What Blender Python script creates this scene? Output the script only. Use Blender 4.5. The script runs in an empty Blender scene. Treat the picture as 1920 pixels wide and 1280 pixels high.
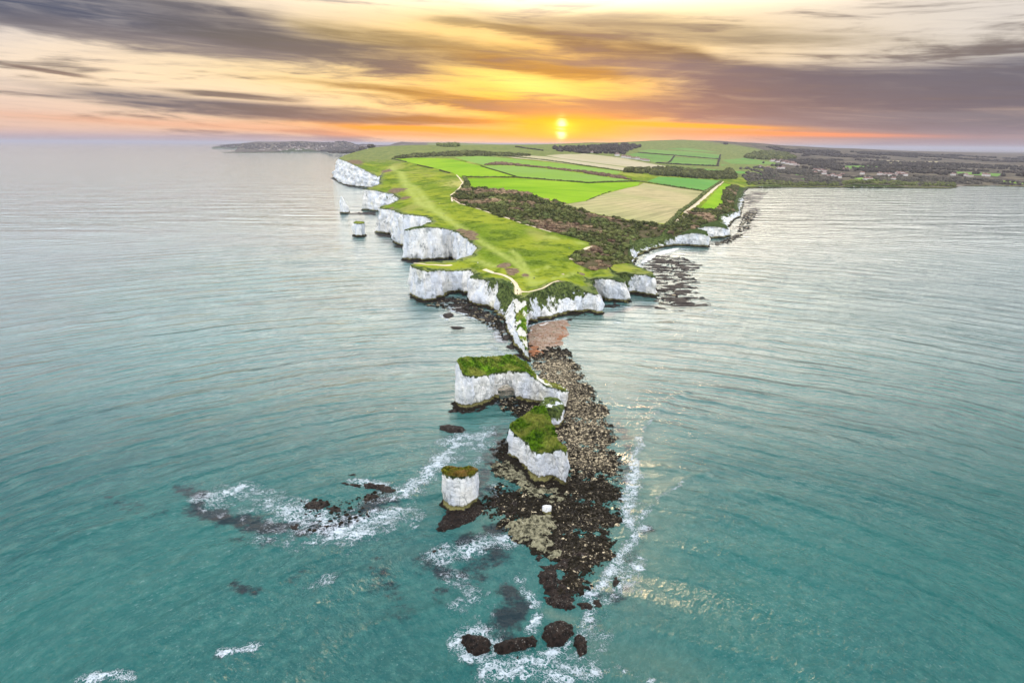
import bpy, math, random
import numpy as np
from mathutils import Vector, Matrix, geometry

random.seed(7)
rng = np.random.default_rng(7)
S = bpy.context.scene
COL = S.collection

# ------------------------------------------------------------------ camera
H, F = 120.0, 1280.0                      # drone height (m), focal length in photo pixels (1920 wide)
PITCH, ROLL = math.radians(16.08), math.radians(0.42)
_f = np.array([0, math.cos(PITCH), -math.sin(PITCH)])
_u = np.array([0, math.sin(PITCH), math.cos(PITCH)])
_r = np.array([1.0, 0, 0])
RT = _r * math.cos(ROLL) + _u * math.sin(ROLL)
UP = -_r * math.sin(ROLL) + _u * math.cos(ROLL)
cam_d = bpy.data.cameras.new('camera')
cam_d.lens, cam_d.sensor_width, cam_d.clip_start, cam_d.clip_end = 24.0, 36.0, 1.0, 300000.0
cam = bpy.data.objects.new('camera', cam_d); COL.objects.link(cam)
cam.matrix_world = Matrix(((RT[0], UP[0], -_f[0], 0), (RT[1], UP[1], -_f[1], 0), (RT[2], UP[2], -_f[2], H), (0, 0, 0, 1)))
S.camera = cam

def ray(px, py):
    return _f + RT * ((px - 960) / F) + UP * ((640 - py) / F)
def atz(px, py, z=0.0):                   # where the sight line through a photo pixel meets height z
    d = ray(px, py); k = (z - H) / d[2]
    return np.array([d[0] * k, d[1] * k, z])
def aty(px, py, y):                       # ... meets distance y
    d = ray(px, py); k = y / d[1]
    return np.array([d[0] * k, y, H + d[2] * k])
def azel(px, py):
    d = ray(px, py); d = d / np.linalg.norm(d)
    return math.atan2(d[0], d[1]), math.asin(d[2])

# ------------------------------------------------------------------ colour, exposure
S.view_settings.view_transform = 'Standard'
S.view_settings.look = 'None'
S.view_settings.gamma = 1.0
S.view_settings.use_curve_mapping = False
S.view_settings.exposure = 0.32
def lin(r, g, b, k=1.0):
    def c(v):
        v /= 255.0
        return (v / 12.92 if v <= 0.04045 else ((v + 0.055) / 1.055) ** 2.4) * k
    return (c(r), c(g), c(b), 1.0)

# ------------------------------------------------------------------ node helper
class NT:
    def __init__(s, tree): s.t = tree; s.n = tree.nodes; s.l = tree.links
    def put(s, sock, v):
        if v is None: return
        if isinstance(v, bpy.types.NodeSocket): s.l.new(v, sock)
        else:
            if hasattr(sock.default_value, '__len__') and not hasattr(v, '__len__'): v = (v,) * len(sock.default_value)
            if hasattr(sock.default_value, '__len__') and len(sock.default_value) < len(v): v = tuple(v)[:len(sock.default_value)]
            sock.default_value = v
    def m(s, op, a, b=None, c=None, clamp=False):
        n = s.n.new('ShaderNodeMath'); n.operation = op; n.use_clamp = clamp
        for i, v in enumerate((a, b, c)): s.put(n.inputs[i], v)
        return n.outputs[0]
    def add(s, a, b): return s.m('ADD', a, b)
    def sub(s, a, b): return s.m('SUBTRACT', a, b)
    def mul(s, a, b): return s.m('MULTIPLY', a, b)
    def vm(s, op, a, b=None):
        n = s.n.new('ShaderNodeVectorMath'); n.operation = op
        s.put(n.inputs[0], a); s.put(n.inputs[1], b)
        return n.outputs[0]
    def sep(s, v):
        n = s.n.new('ShaderNodeSeparateXYZ'); s.l.new(v, n.inputs[0]); return n.outputs
    def comb(s, x, y, z):
        n = s.n.new('ShaderNodeCombineXYZ')
        for i, v in enumerate((x, y, z)): s.put(n.inputs[i], v)
        return n.outputs[0]
    def noise(s, vec, scale, detail=4, rough=0.55, dist=0.0):
        n = s.n.new('ShaderNodeTexNoise')
        s.put(n.inputs['Vector'], vec); n.inputs['Scale'].default_value = scale
        n.inputs['Detail'].default_value = detail; n.inputs['Roughness'].default_value = rough
        n.inputs['Distortion'].default_value = dist
        return n.outputs[0]
    def voro(s, vec, scale, feature='F1', out='Distance', rand=1.0):
        n = s.n.new('ShaderNodeTexVoronoi'); n.feature = feature
        s.put(n.inputs['Vector'], vec); n.inputs['Scale'].default_value = scale; n.inputs['Randomness'].default_value = rand
        return n.outputs[out]
    def ss(s, v, a, b, lo=0.0, hi=1.0):
        n = s.n.new('ShaderNodeMapRange'); n.interpolation_type = 'SMOOTHSTEP'
        s.put(n.inputs[0], v)
        for i, q in enumerate((a, b, lo, hi)): s.put(n.inputs[1 + i], q)
        return n.outputs[0]
    def mix(s, f, a, b, mode='MIX'):
        n = s.n.new('ShaderNodeMix'); n.data_type = 'RGBA'; n.blend_type = mode; n.clamp_factor = True
        s.put(n.inputs[0], f); s.put(n.inputs[6], a); s.put(n.inputs[7], b)
        return n.outputs[2]
    def attr(s, name):
        n = s.n.new('ShaderNodeAttribute'); n.attribute_name = name; return n.outputs['Fac']
    def pos(s):
        return s.n.new('ShaderNodeNewGeometry').outputs['Position']

# ------------------------------------------------------------------ sky
W = bpy.data.worlds.new('World'); S.world = W; W.use_nodes = True
W.cycles.sampling_method = 'MANUAL'; W.cycles.sample_map_resolution = 1024
wt = NT(W.node_tree); wt.n.clear()
SUN_AZ, SUN_EL = azel(1052, 243)
tc = wt.n.new('ShaderNodeTexCoord').outputs['Generated']
x, y, z = wt.sep(tc)
az = wt.m('ARCTAN2', x, y); el = wt.m('ARCSINE', z)
streak = wt.noise(wt.comb(wt.mul(x, 3.0), wt.mul(y, 3.0), wt.mul(z, 30.0)), 1.0, 7, 0.6, 0.6)
streak_f = wt.noise(wt.comb(wt.mul(x, 9.0), wt.mul(y, 9.0), wt.add(wt.mul(z, 120.0), wt.mul(x, 6.0))), 1.0, 5, 0.6, 0.5)
soft = wt.noise(wt.comb(wt.mul(x, 2.2), wt.mul(y, 2.2), wt.mul(z, 11.0)), 1.0, 4, 0.5, 0.8)
wa = wt.mul(wt.sub(soft, 0.5), 0.30)
we = wt.mul(wt.sub(streak, 0.5), 0.05)
def blob(px, py, sx, sy, tilt=0.0, warp=1.0, p=2.0):
    """soft elliptical mask; sizes in photo pixels, tilt = fall per unit to the right"""
    a0, e0 = azel(px, py)
    da = wt.add(wt.sub(az, a0), wt.mul(wa, warp))
    de = wt.add(wt.add(wt.sub(el, e0), wt.mul(we, warp)), wt.mul(da, tilt))
    q = wt.add(wt.m('POWER', wt.m('ABSOLUTE', wt.mul(da, F / sx)), p), wt.m('POWER', wt.m('ABSOLUTE', wt.mul(de, F / sy)), p))
    return wt.m('EXPONENT', wt.mul(q, -1.0))
K_ = 0.90
sky = wt.mix(wt.ss(az, -0.75, -0.05), lin(220, 212, 208), lin(240, 216, 178))
sky = wt.mix(wt.ss(az, 0.10, 0.60), sky, lin(216, 208, 198))
sky = wt.mix(wt.ss(el, 0.10, 0.015), sky, wt.mix(wt.ss(az, -0.7, -0.05), lin(226, 192, 172), lin(240, 196, 146)))
sky = wt.mix(wt.mul(wt.ss(el, 0.10, 0.015), wt.ss(az, 0.12, 0.4)), sky, lin(190, 170, 160))
sky = wt.mix(wt.mul(blob(330, 150, 330, 48, 0.05), 1.0), sky, lin(248, 222, 188))
sky = wt.mix(wt.mul(blob(720, 165, 260, 40, 0.1), 0.9), sky, lin(252, 222, 158))
sky = wt.mix(wt.mul(blob(1040, 50, 330, 90, 0.0), 0.9), sky, lin(250, 222, 156))
sky = wt.mix(wt.mul(blob(1000, 150, 270, 100, 0.0), 0.75), sky, lin(252, 204, 104))
sky = wt.mix(wt.mul(blob(1000, 180, 170, 75, 0.0), 1.0), sky, lin(252, 188, 50))
sky = wt.mix(wt.mul(blob(985, 158, 130, 20, 0.14, 0.5), 1.0), sky, lin(255, 232, 120))
sky = wt.mix(wt.mul(blob(1080, 10, 150, 40, 0.0, 0.6), 0.7), sky, lin(255, 236, 178))
str_k = wt.ss(streak, 0.36, 0.60, 0.30, 1.15)
strf_k = wt.ss(streak_f, 0.32, 0.64, 0.78, 1.08)
def cloud(sky, k, col, *a, **kw):
    e_ = wt.add(wt.mul(blob(*a, **kw), 1.6), wt.add(wt.mul(wt.sub(streak, 0.5), 1.35), wt.mul(wt.sub(streak_f, 0.5), 0.55)))
    mk = wt.mul(wt.ss(e_, 0.02, 1.2), wt.mul(strf_k, min(0.66 + k * 0.20, 0.93)))
    return wt.mix(mk, sky, (col[0] * .62, col[1] * .69, col[2] * .76, 1))
cpur, cdark = lin(104, 104, 124), lin(84, 90, 116)
sky = cloud(sky, 0.9, lin(170, 150, 120), 1250, 60, 300, 22, 0.08)
sky = cloud(sky, 0.4, lin(150, 128, 84), 960, 56, 130, 10, 0.10, 0.8)
sky = cloud(sky, 0.8, lin(158, 132, 86), 900, 104, 330, 20, 0.12)
sky = cloud(sky, 0.9, lin(168, 118, 48), 900, 190, 260, 10, 0.10)
sky = cloud(sky, 1.0, lin(176, 122, 40), 1010, 128, 160, 12, 0.14)
sky = cloud(sky, 2.0, cdark, 120, 26, 300, 34, 0.03, 0.8)
sky = cloud(sky, 1.5, lin(104, 98, 108), 420, 50, 170, 36, 0.14, 0.8)
sky = cloud(sky, 1.5, lin(112, 102, 100), 620, 98, 210, 22, 0.09, 0.8)
sky = cloud(sky, 0.8, lin(140, 124, 126), 300, 84, 260, 18, 0.06)
sky = cloud(sky, 1.3, lin(122, 102, 78), 1240, 108, 240, 20, 0.16, 0.8)
sky = cloud(sky, 1.6, cpur, 1390, 146, 250, 24, 0.10, 0.8)
sky = cloud(sky, 1.9, cdark, 1640, 176, 400, 40, 0.02, 0.8)
sky = cloud(sky, 2.2, lin(104, 102, 120), 1300, 208, 270, 21, 0.0, 0.7)
sky = cloud(sky, 1.5, cpur, 1880, 150, 220, 40, 0.0)
sky = cloud(sky, 1.5, lin(136, 132, 142), 1750, 236, 420, 22, 0.0)
sky = cloud(sky, 2.3, lin(104, 108, 124), 400, 202, 250, 13, 0.08, 0.5)
sky = cloud(sky, 2.0, lin(118, 110, 112), 650, 221, 260, 14, 0.04, 0.5)
sky = cloud(sky, 1.4, lin(152, 108, 62), 850, 228, 140, 8, 0.02, 0.5)
sky = cloud(sky, 1.2, lin(130, 116, 112), 440, 180, 90, 5, 0.06, 0.3)
sky = cloud(sky, 0.9, lin(150, 120, 110), 100, 134, 55, 3, 0.12, 0.2)
# strips of clear orange sky low over the land
sky = wt.mix(wt.mul(wt.mul(blob(330, 232, 330, 7, 0.03, 0.2), 0.7), strf_k), sky, lin(232, 172, 136))
sky = wt.mix(wt.mul(wt.mul(blob(830, 246, 200, 6, 0.035, 0.2), 1.5), strf_k), sky, lin(255, 160, 14))
sky = wt.mix(wt.mul(wt.mul(blob(800, 254, 230, 5, 0.02, 0.2), 1.0), strf_k), sky, lin(242, 160, 90))
sky = wt.mix(wt.mul(blob(1290, 250, 220, 11, 0.02, 0.2), 0.9), sky, lin(222, 150, 108))
sky = wt.mix(wt.mul(wt.mul(blob(1510, 252, 210, 3.6, 0.018, 0.1), 1.5), strf_k), sky, lin(255, 150, 78))
sky = wt.mix(wt.mul(wt.mul(blob(1230, 234, 190, 4, 0.03, 0.1), 1.6), strf_k), sky, lin(255, 170, 44))
sky = wt.mix(wt.mul(wt.mul(blob(1050, 240, 105, 24, 0.0, 0.25), 1.5), strf_k), sky, lin(255, 172, 4))
sky = wt.mix(wt.mul(wt.mul(blob(1048, 241, 26, 12, 0.0, 0.2), 1.4), strf_k), sky, lin(255, 214, 10))
sky = wt.mix(wt.mul(wt.ss(el, 0.018, 0.002), wt.ss(az, -0.1, -0.4)), sky, lin(180, 164, 170))
sky = wt.mix(wt.mul(wt.ss(el, 0.03, 0.004), wt.ss(az, 0.3, 0.6)), sky, lin(150, 138, 146))
core = wt.mul(wt.mul(blob(1052, 242, 7, 14, 0.0, 0.03), 2.0), wt.ss(streak_f, 0.40, 0.60, 0.10, 1.0))
sky = wt.mix(wt.m('MINIMUM', core, 1.0), sky, (1.9, 1.6, 0.62, 1))
fib = wt.noise(wt.comb(wt.mul(x, 14.0), wt.mul(y, 5.0), wt.add(wt.mul(z, 210.0), wt.mul(x, 18.0))), 1.0, 6, 0.68, 0.9)
sky = wt.mix(wt.ss(fib, 0.30, 0.50, 0.30, 0.0), sky, wt.mix(1.0, sky, (0.70, 0.69, 0.74, 1), 'MULTIPLY'))
sky = wt.mix(wt.ss(fib, 0.54, 0.72, 0.0, 0.30), sky, wt.mix(1.0, sky, (1.22, 1.18, 1.10, 1), 'MULTIPLY'))
sky = wt.mix(1.0, sky, (0.84, 0.84, 0.87, 1), 'MULTIPLY')
# unseen sky above and behind, made extra bright to light the chalk and water
high = wt.mix(wt.ss(y, -0.6, 0.6), (1.85, 1.88, 1.96, 1), (2.02, 2.10, 2.36, 1))
high = wt.mix(wt.mul(wt.ss(el, 0.5, 1.0), wt.ss(y, -0.4, 0.1)), high, (1.30, 1.34, 1.44, 1))
high = wt.mix(wt.ss(streak, 0.3, 0.7, 0.0, 0.22), high, (0.9, 0.9, 1.0, 1))
sky = wt.mix(wt.ss(el, 0.165, 0.32), sky, high)
sky = wt.mix(wt.mul(wt.ss(el, 0.15, 0.30), wt.mul(wt.ss(el, 0.9, 0.3), wt.m('EXPONENT', wt.mul(wt.m('POWER', wt.mul(wt.sub(az, SUN_AZ + 0.07), 2.4), 2.0), -1.0)))), sky, (6.0, 5.2, 4.2, 1))  # extra glow added over the sun to put sheen on the water
back = wt.mix(wt.ss(el, 0.0, 0.5), (1.75, 1.77, 1.84, 1), (2.10, 2.13, 2.22, 1))
sky = wt.mix(wt.ss(y, 0.15, -0.45), sky, back)
b1 = wt.n.new('ShaderNodeBackground'); wt.l.new(sky, b1.inputs[0]); b1.inputs[1].default_value = 1.0
nish = wt.n.new('ShaderNodeTexSky'); nish.sky_type = 'NISHITA'; nish.sun_disc = False
nish.sun_elevation = SUN_EL; nish.sun_rotation = SUN_AZ
b2 = wt.n.new('ShaderNodeBackground'); wt.l.new(nish.outputs[0], b2.inputs[0]); b2.inputs[1].default_value = 0.02
ad = wt.n.new('ShaderNodeAddShader'); wt.l.new(b1.outputs[0], ad.inputs[0]); wt.l.new(b2.outputs[0], ad.inputs[1])
wo = wt.n.new('ShaderNodeOutputWorld'); wt.l.new(ad.outputs[0], wo.inputs[0])

sun_d = bpy.data.lights.new('sun', 'SUN'); sun_d.energy = 1.2; sun_d.specular_factor = 0.0; sun_d.angle = math.radians(6); sun_d.color = (1.0, 0.72, 0.40)
sun = bpy.data.objects.new('sun', sun_d); COL.objects.link(sun)
sd = Vector((math.sin(SUN_AZ) * math.cos(SUN_EL), math.cos(SUN_AZ) * math.cos(SUN_EL), math.sin(SUN_EL + 0.02)))
sun.rotation_euler = sd.to_track_quat('Z', 'Y').to_euler(); sun.location = (0, 0, 300)

cy = S.cycles
cy.use_denoising = True
cy.max_bounces = 6; cy.diffuse_bounces = 3; cy.glossy_bounces = 3; cy.transmission_bounces = 2; cy.volume_bounces = 0
cy.sample_clamp_indirect = 6.0

# ------------------------------------------------------------------ numpy noise
_perm = np.random.default_rng(3).permutation(256); _perm = np.concatenate([_perm, _perm, _perm])
_grad = np.random.default_rng(4).normal(size=(256, 3)); _grad /= np.linalg.norm(_grad, axis=1)[:, None]
def perlin(p):
    p = np.asarray(p, float)
    i = np.floor(p).astype(int); f = p - i; i &= 255
    w = f * f * f * (f * (f * 6 - 15) + 10)
    out = 0.0
    for dx in (0, 1):
        for dy in (0, 1):
            for dz in (0, 1):
                h = _perm[_perm[_perm[i[..., 0] + dx] + i[..., 1] + dy] + i[..., 2] + dz]
                g = _grad[h]
                d = (g[..., 0] * (f[..., 0] - dx) + g[..., 1] * (f[..., 1] - dy) + g[..., 2] * (f[..., 2] - dz))
                wt_ = (w[..., 0] if dx else 1 - w[..., 0]) * (w[..., 1] if dy else 1 - w[..., 1]) * (w[..., 2] if dz else 1 - w[..., 2])
                out = out + d * wt_
    return out * 1.6
def fbm(p, oct=4, gain=0.5):
    p = np.asarray(p, float); s = 0.0; a = 1.0; k = 1.0
    for o in range(oct):
        s = s + a * perlin(p * k + 17.3 * o); a *= gain; k *= 2.03
    return s
def xy0(P, sc, off=0.0):
    q = np.zeros((len(P), 3)); q[:, :2] = P[:, :2] * sc + off; q[:, 2] = off; return q
def smooth(a, b, v):
    t = np.clip((v - a) / (b - a), 0, 1); return t * t * (3 - 2 * t)

def in_poly(P, poly):
    P = np.asarray(P); poly = np.asarray(poly); x, y = P[:, 0], P[:, 1]
    c = np.zeros(len(P), bool); n = len(poly); j = n - 1
    for i in range(n):
        xi, yi, xj, yj = poly[i][0], poly[i][1], poly[j][0], poly[j][1]
        if yi != yj:
            c ^= ((yi > y) != (yj > y)) & (x < (xj - xi) * (y - yi) / (yj - yi) + xi)
        j = i
    return c
def line_dist(P, line, closed=False):
    P = np.asarray(P)[:, :2]; L = np.asarray(line)[:, :2]; best = np.full(len(P), 1e18)
    n = len(L)
    for i in range(n if closed else n - 1):
        a, b = L[i], L[(i + 1) % n]; ab = b - a
        t = np.clip(((P - a) @ ab) / max(ab @ ab, 1e-12), 0, 1)
        d = P - a - t[:, None] * ab
        best = np.minimum(best, (d * d).sum(1))
    return np.sqrt(best)
def sdf(P, poly):                         # positive inside
    d = line_dist(P, poly, True); return np.where(in_poly(P, poly), d, -d)

# ------------------------------------------------------------------ object helpers
def tag(o, label=None, cat=None, group=None, kind=None):
    if label: o['label'] = label
    if cat: o['category'] = cat
    if group: o['group'] = group
    if kind: o['kind'] = kind
    return o
def mesh_data(name, V, Fc, mats=(), attrs=None, mi=None, smooth_=True):
    me = bpy.data.meshes.new(name)
    V = np.asarray(V, np.float32)
    if isinstance(Fc, np.ndarray):
        n, k = Fc.shape
        me.vertices.add(len(V)); me.vertices.foreach_set('co', V.ravel())
        me.loops.add(n * k); me.loops.foreach_set('vertex_index', Fc.astype(np.int32).ravel())
        me.polygons.add(n); me.polygons.foreach_set('loop_start', np.arange(0, n * k, k, dtype=np.int32))
        me.update(calc_edges=True)
    else:
        me.from_pydata(V.tolist(), [], [list(map(int, f)) for f in Fc])
    for m in mats: me.materials.append(m)
    if mi is not None: me.polygons.foreach_set('material_index', np.asarray(mi, np.int32))
    if attrs:
        for k_, a in attrs.items():
            at = me.attributes.new(k_, 'FLOAT', 'POINT'); at.data.foreach_set('value', np.asarray(a, np.float32))
    me.polygons.foreach_set('use_smooth', [smooth_] * len(me.polygons))
    me.validate(); me.update()
    return me
def obj(name, V, Fc, mats=(), attrs=None, parent=None, mi=None, smooth_=True, loc=None):
    V = np.asarray(V, float)
    if loc is not None: V = V - np.asarray(loc)
    me = mesh_data(name, V, Fc, mats, attrs, mi, smooth_)
    o = bpy.data.objects.new(name, me); COL.objects.link(o)
    if loc is not None: o.location = loc
    if parent is not None: o.parent = parent
    return o
def empty(name, loc):
    o = bpy.data.objects.new(name, None); COL.objects.link(o); o.location = loc; return o

def mat(name, rough=0.9, spec=0.2):
    m = bpy.data.materials.new(name); m.use_nodes = True
    t = NT(m.node_tree); t.n.clear()
    b = t.n.new('ShaderNodeBsdfPrincipled'); o = t.n.new('ShaderNodeOutputMaterial'); t.l.new(b.outputs[0], o.inputs[0])
    b.inputs['Roughness'].default_value = rough; b.inputs['Specular IOR Level'].default_value = spec
    return m, t, b
def bump(t, b, h, dist, strength=1.0):
    n = t.n.new('ShaderNodeBump'); n.inputs['Strength'].default_value = strength; n.inputs['Distance'].default_value = dist
    t.put(n.inputs['Height'], h); t.l.new(n.outputs[0], b.inputs['Normal'])

# ------------------------------------------------------------------ materials
def make_chalk(tide=True):
    m, t, b = mat('chalk', 0.95, 0.05)
    p = t.pos(); x, y, z = t.sep(p)
    tint = t.noise(t.comb(t.mul(x, 1.0), t.mul(y, 1.0), t.mul(z, 0.35)), 0.09, 5, 0.6)
    c = t.mix(t.ss(tint, 0.38, 0.62), (0.65, 0.69, 0.75, 1), (0.81, 0.80, 0.76, 1))
    # fine grey streaks down the face, thin bedding lines across it
    vert = t.noise(t.comb(x, y, t.mul(z, 0.16)), 0.9, 6, 0.7)
    c = t.mix(t.mul(t.ss(vert, 0.53, 0.70), t.mul(t.ss(t.noise(p, 0.03, 3), 0.35, 0.65, 0.12, 0.65), 1.0)), c, (0.26, 0.31, 0.35, 1))
    bed = t.noise(t.comb(t.mul(x, 0.03), t.mul(y, 0.03), t.add(z, t.add(t.mul(x, 0.06), t.mul(t.noise(p, 0.12, 3), 2.0)))), 1.3, 4, 0.75)
    c = t.mix(t.mul(t.ss(bed, 0.57, 0.61), 0.45), c, (0.40, 0.42, 0.43, 1))
    c = t.mix(t.mul(t.ss(bed, 0.42, 0.38), 0.35), c, (0.66, 0.60, 0.44, 1))
    recess_shade = t.noise(t.comb(t.mul(x, 0.13), t.mul(y, 0.13), t.mul(z, 0.10)), 1.0, 4, 0.65)
    c = t.mix(t.mul(t.ss(recess_shade, 0.58, 0.66), 0.7), c, (0.17, 0.20, 0.20, 1))  # shade of recesses painted as dark patches; no hollow in the mesh
    crack = t.voro(t.comb(x, y, t.mul(z, 0.35)), 0.35, 'DISTANCE_TO_EDGE')
    crn = t.noise(p, 0.12, 3)
    c = t.mix(t.mul(t.ss(crack, 0.05, 0.01), t.ss(crn, 0.50, 0.60, 0.0, 0.6)), c, (0.20, 0.22, 0.22, 1))
    fl = t.noise(p, 0.55, 6, 0.75)
    c = t.mix(t.mul(t.ss(fl, 0.60, 0.67), 0.55), c, (0.16, 0.20, 0.12, 1))
    ye = t.noise(p, 0.045, 3)
    c = t.mix(t.mul(t.ss(ye, 0.60, 0.72), 0.45), c, (0.72, 0.66, 0.40, 1))
    # plants: green slopes, and turf hanging over the edge
    veg, dep = t.attr('veg'), t.attr('depth')
    vn = t.noise(t.comb(x, y, t.mul(z, 0.6)), 0.16, 6, 0.72)
    vf = t.ss(t.add(t.mul(veg, 1.15), t.mul(t.sub(vn, 0.5), 1.9)), 0.50, 0.60)
    hang = t.mul(t.ss(t.add(dep, t.mul(t.sub(t.noise(p, 0.5, 5, 0.7), 0.5), 6.0)), 1.1, 0.5), t.attr('turf'))
    vf = t.m('MAXIMUM', vf, hang)
    gcol = t.mix(t.ss(t.noise(p, 0.5, 5, 0.7), 0.35, 0.65), (0.018, 0.032, 0.012, 1), (0.13, 0.17, 0.045, 1))
    c = t.mix(vf, c, gcol)
    # tide marks: yellow-green weed over brown-black foot
    zn = t.add(z, t.add(t.mul(t.sub(t.noise(p, 0.35, 5, 0.7), 0.5), 2.6), t.mul(t.sub(t.noise(p, 0.06, 3, 0.6), 0.5), 4.5)))
    if not tide: zn = t.add(zn, 1.9)
    c = t.mix(t.ss(zn, 2.9, 2.4), c, t.mix(t.noise(p, 1.4, 4, 0.8), (0.06, 0.06, 0.015, 1), (0.34, 0.31, 0.13, 1)))
    c = t.mix(t.ss(zn, 1.7, 1.2), c, (0.018, 0.015, 0.010, 1))
    t.l.new(c, b.inputs['Base Color'])
    h = t.add(t.mul(t.noise(p, 0.7, 8, 0.72), 1.4), t.add(t.mul(t.ss(crack, 0.0, 0.12), 0.35), t.mul(bed, 0.8)))
    bump(t, b, h, 1.1, 0.85)
    return m
def make_turf(name, lo, hi, tip, sc=0.5, bd=0.6):
    m, t, b = mat(name, 1.0, 0.0)
    p = t.pos()
    n1 = t.noise(p, sc, 6, 0.75); n2 = t.noise(p, sc * 0.18, 4, 0.6)
    c = t.mix(t.ss(n1, 0.36, 0.62), lo, hi)
    c = t.mix(t.ss(n2, 0.42, 0.62), c, tip)
    c = t.mix(t.ss(t.add(t.attr('bald'), t.mul(t.sub(n1, 0.5), 1.0)), 0.45, 0.55), c, (0.56, 0.55, 0.49, 1))
    t.l.new(c, b.inputs['Base Color']); bump(t, b, n1, bd, 0.9)
    return m
def make_field(name, c1, c2, c3, sc=0.01, stretch=None, veins=0.0):
    m, t, b = mat(name, 1.0, 0.0)
    p = t.pos(); x, y, z = t.sep(p)
    q = p
    if stretch:                            # (angle, ratio): drill lines and mown stripes run along the angle
        ca, sa = math.cos(stretch[0]), math.sin(stretch[0])
        uu = t.add(t.mul(x, ca), t.mul(y, sa)); vv = t.sub(t.mul(y, ca), t.mul(x, sa))
        q = t.comb(t.mul(uu, 1.0 / stretch[1]), vv, 0.0)
    n1 = t.noise(q, sc * 3, 5, 0.65); n2 = t.noise(p, sc, 3, 0.5); n3 = t.noise(q, sc * 14, 5, 0.7)
    c = t.mix(t.ss(n2, 0.35, 0.65), c1, c2)
    c = t.mix(t.mul(t.ss(n1, 0.50, 0.68), 0.7), c, c3)
    c = t.mix(t.ss(n3, 0.35, 0.7, 0.0, 0.35), c, c3)
    if stretch:
        ln = t.m('SINE', t.mul(t.add(vv, t.mul(n2, 12.0)), 0.42))
        c = t.mix(t.ss(ln, 0.55, 0.95, 0.0, 0.40), c, c3)
    t.l.new(c, b.inputs['Base Color']); bump(t, b, t.noise(p, 0.4, 4, 0.7), 0.35, 0.7)
    return m
def make_land():
    m, t, b = mat('rough_grass', 1.0, 0.0)
    p = t.pos(); x, y, z = t.sep(p)
    n1 = t.noise(p, 0.05, 6, 0.65); n2 = t.noise(p, 0.012, 4, 0.55); n3 = t.noise(p, 0.3, 5, 0.7)
    c = t.mix(t.ss(n2, 0.38, 0.62), (0.090, 0.145, 0.007, 1), (0.195, 0.225, 0.016, 1))
    c = t.mix(t.ss(n1, 0.46, 0.62), c, (0.050, 0.085, 0.005, 1))
    c = t.mix(t.ss(t.noise(t.comb(t.mul(x, 0.012), t.mul(y, 0.004), 0.0), 1.0, 4, 0.6), 0.50, 0.66, 0.0, 0.6), c, (0.27, 0.25, 0.07, 1))
    c = t.mix(t.mul(t.attr('worn'), t.ss(n1, 0.35, 0.6, 0.45, 0.9)), c, (0.30, 0.34, 0.085, 1))
    c = t.mix(t.ss(n3, 0.40, 0.72, 0.0, 0.45), c, (0.24, 0.30, 0.06, 1))
    nb = t.mul(t.sub(t.noise(p, 0.07, 6, 0.7), 0.5), 1.4)
    def layer(c, name, col, lo=0.45, hi=0.6):
        return t.mix(t.ss(t.add(t.attr(name), nb), lo, hi), c, col)
    c = layer(c, 'olive', t.mix(t.ss(n1, 0.4, 0.6), (0.10, 0.13, 0.04, 1), (0.17, 0.185, 0.06, 1)))
    c = layer(c, 'tan', t.mix(t.ss(n3, 0.4, 0.6), (0.36, 0.36, 0.10, 1), (0.42, 0.34, 0.14, 1)), 0.4, 0.9)
    c = layer(c, 'heath', t.mix(t.ss(t.noise(p, 0.01, 6, 0.7), 0.4, 0.62), (0.055, 0.048, 0.040, 1), (0.14, 0.12, 0.085, 1)))
    c = layer(c, 'heather', t.mix(t.ss(n3, 0.4, 0.65), (0.11, 0.075, 0.05, 1), (0.20, 0.15, 0.09, 1)))
    c = layer(c, 'dark', t.mix(t.ss(n3, 0.4, 0.65), (0.022, 0.036, 0.012, 1), (0.07, 0.10, 0.03, 1)))
    c = layer(c, 'bare', (0.42, 0.35, 0.23, 1))
    c = t.mix(t.ss(z, 2.6, 1.4), c, (0.32, 0.28, 0.24, 1))
    t.l.new(c, b.inputs['Base Color']); bump(t, b, t.add(n3, t.mul(n1, 2.0)), 0.8, 0.8)
    return m
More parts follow.
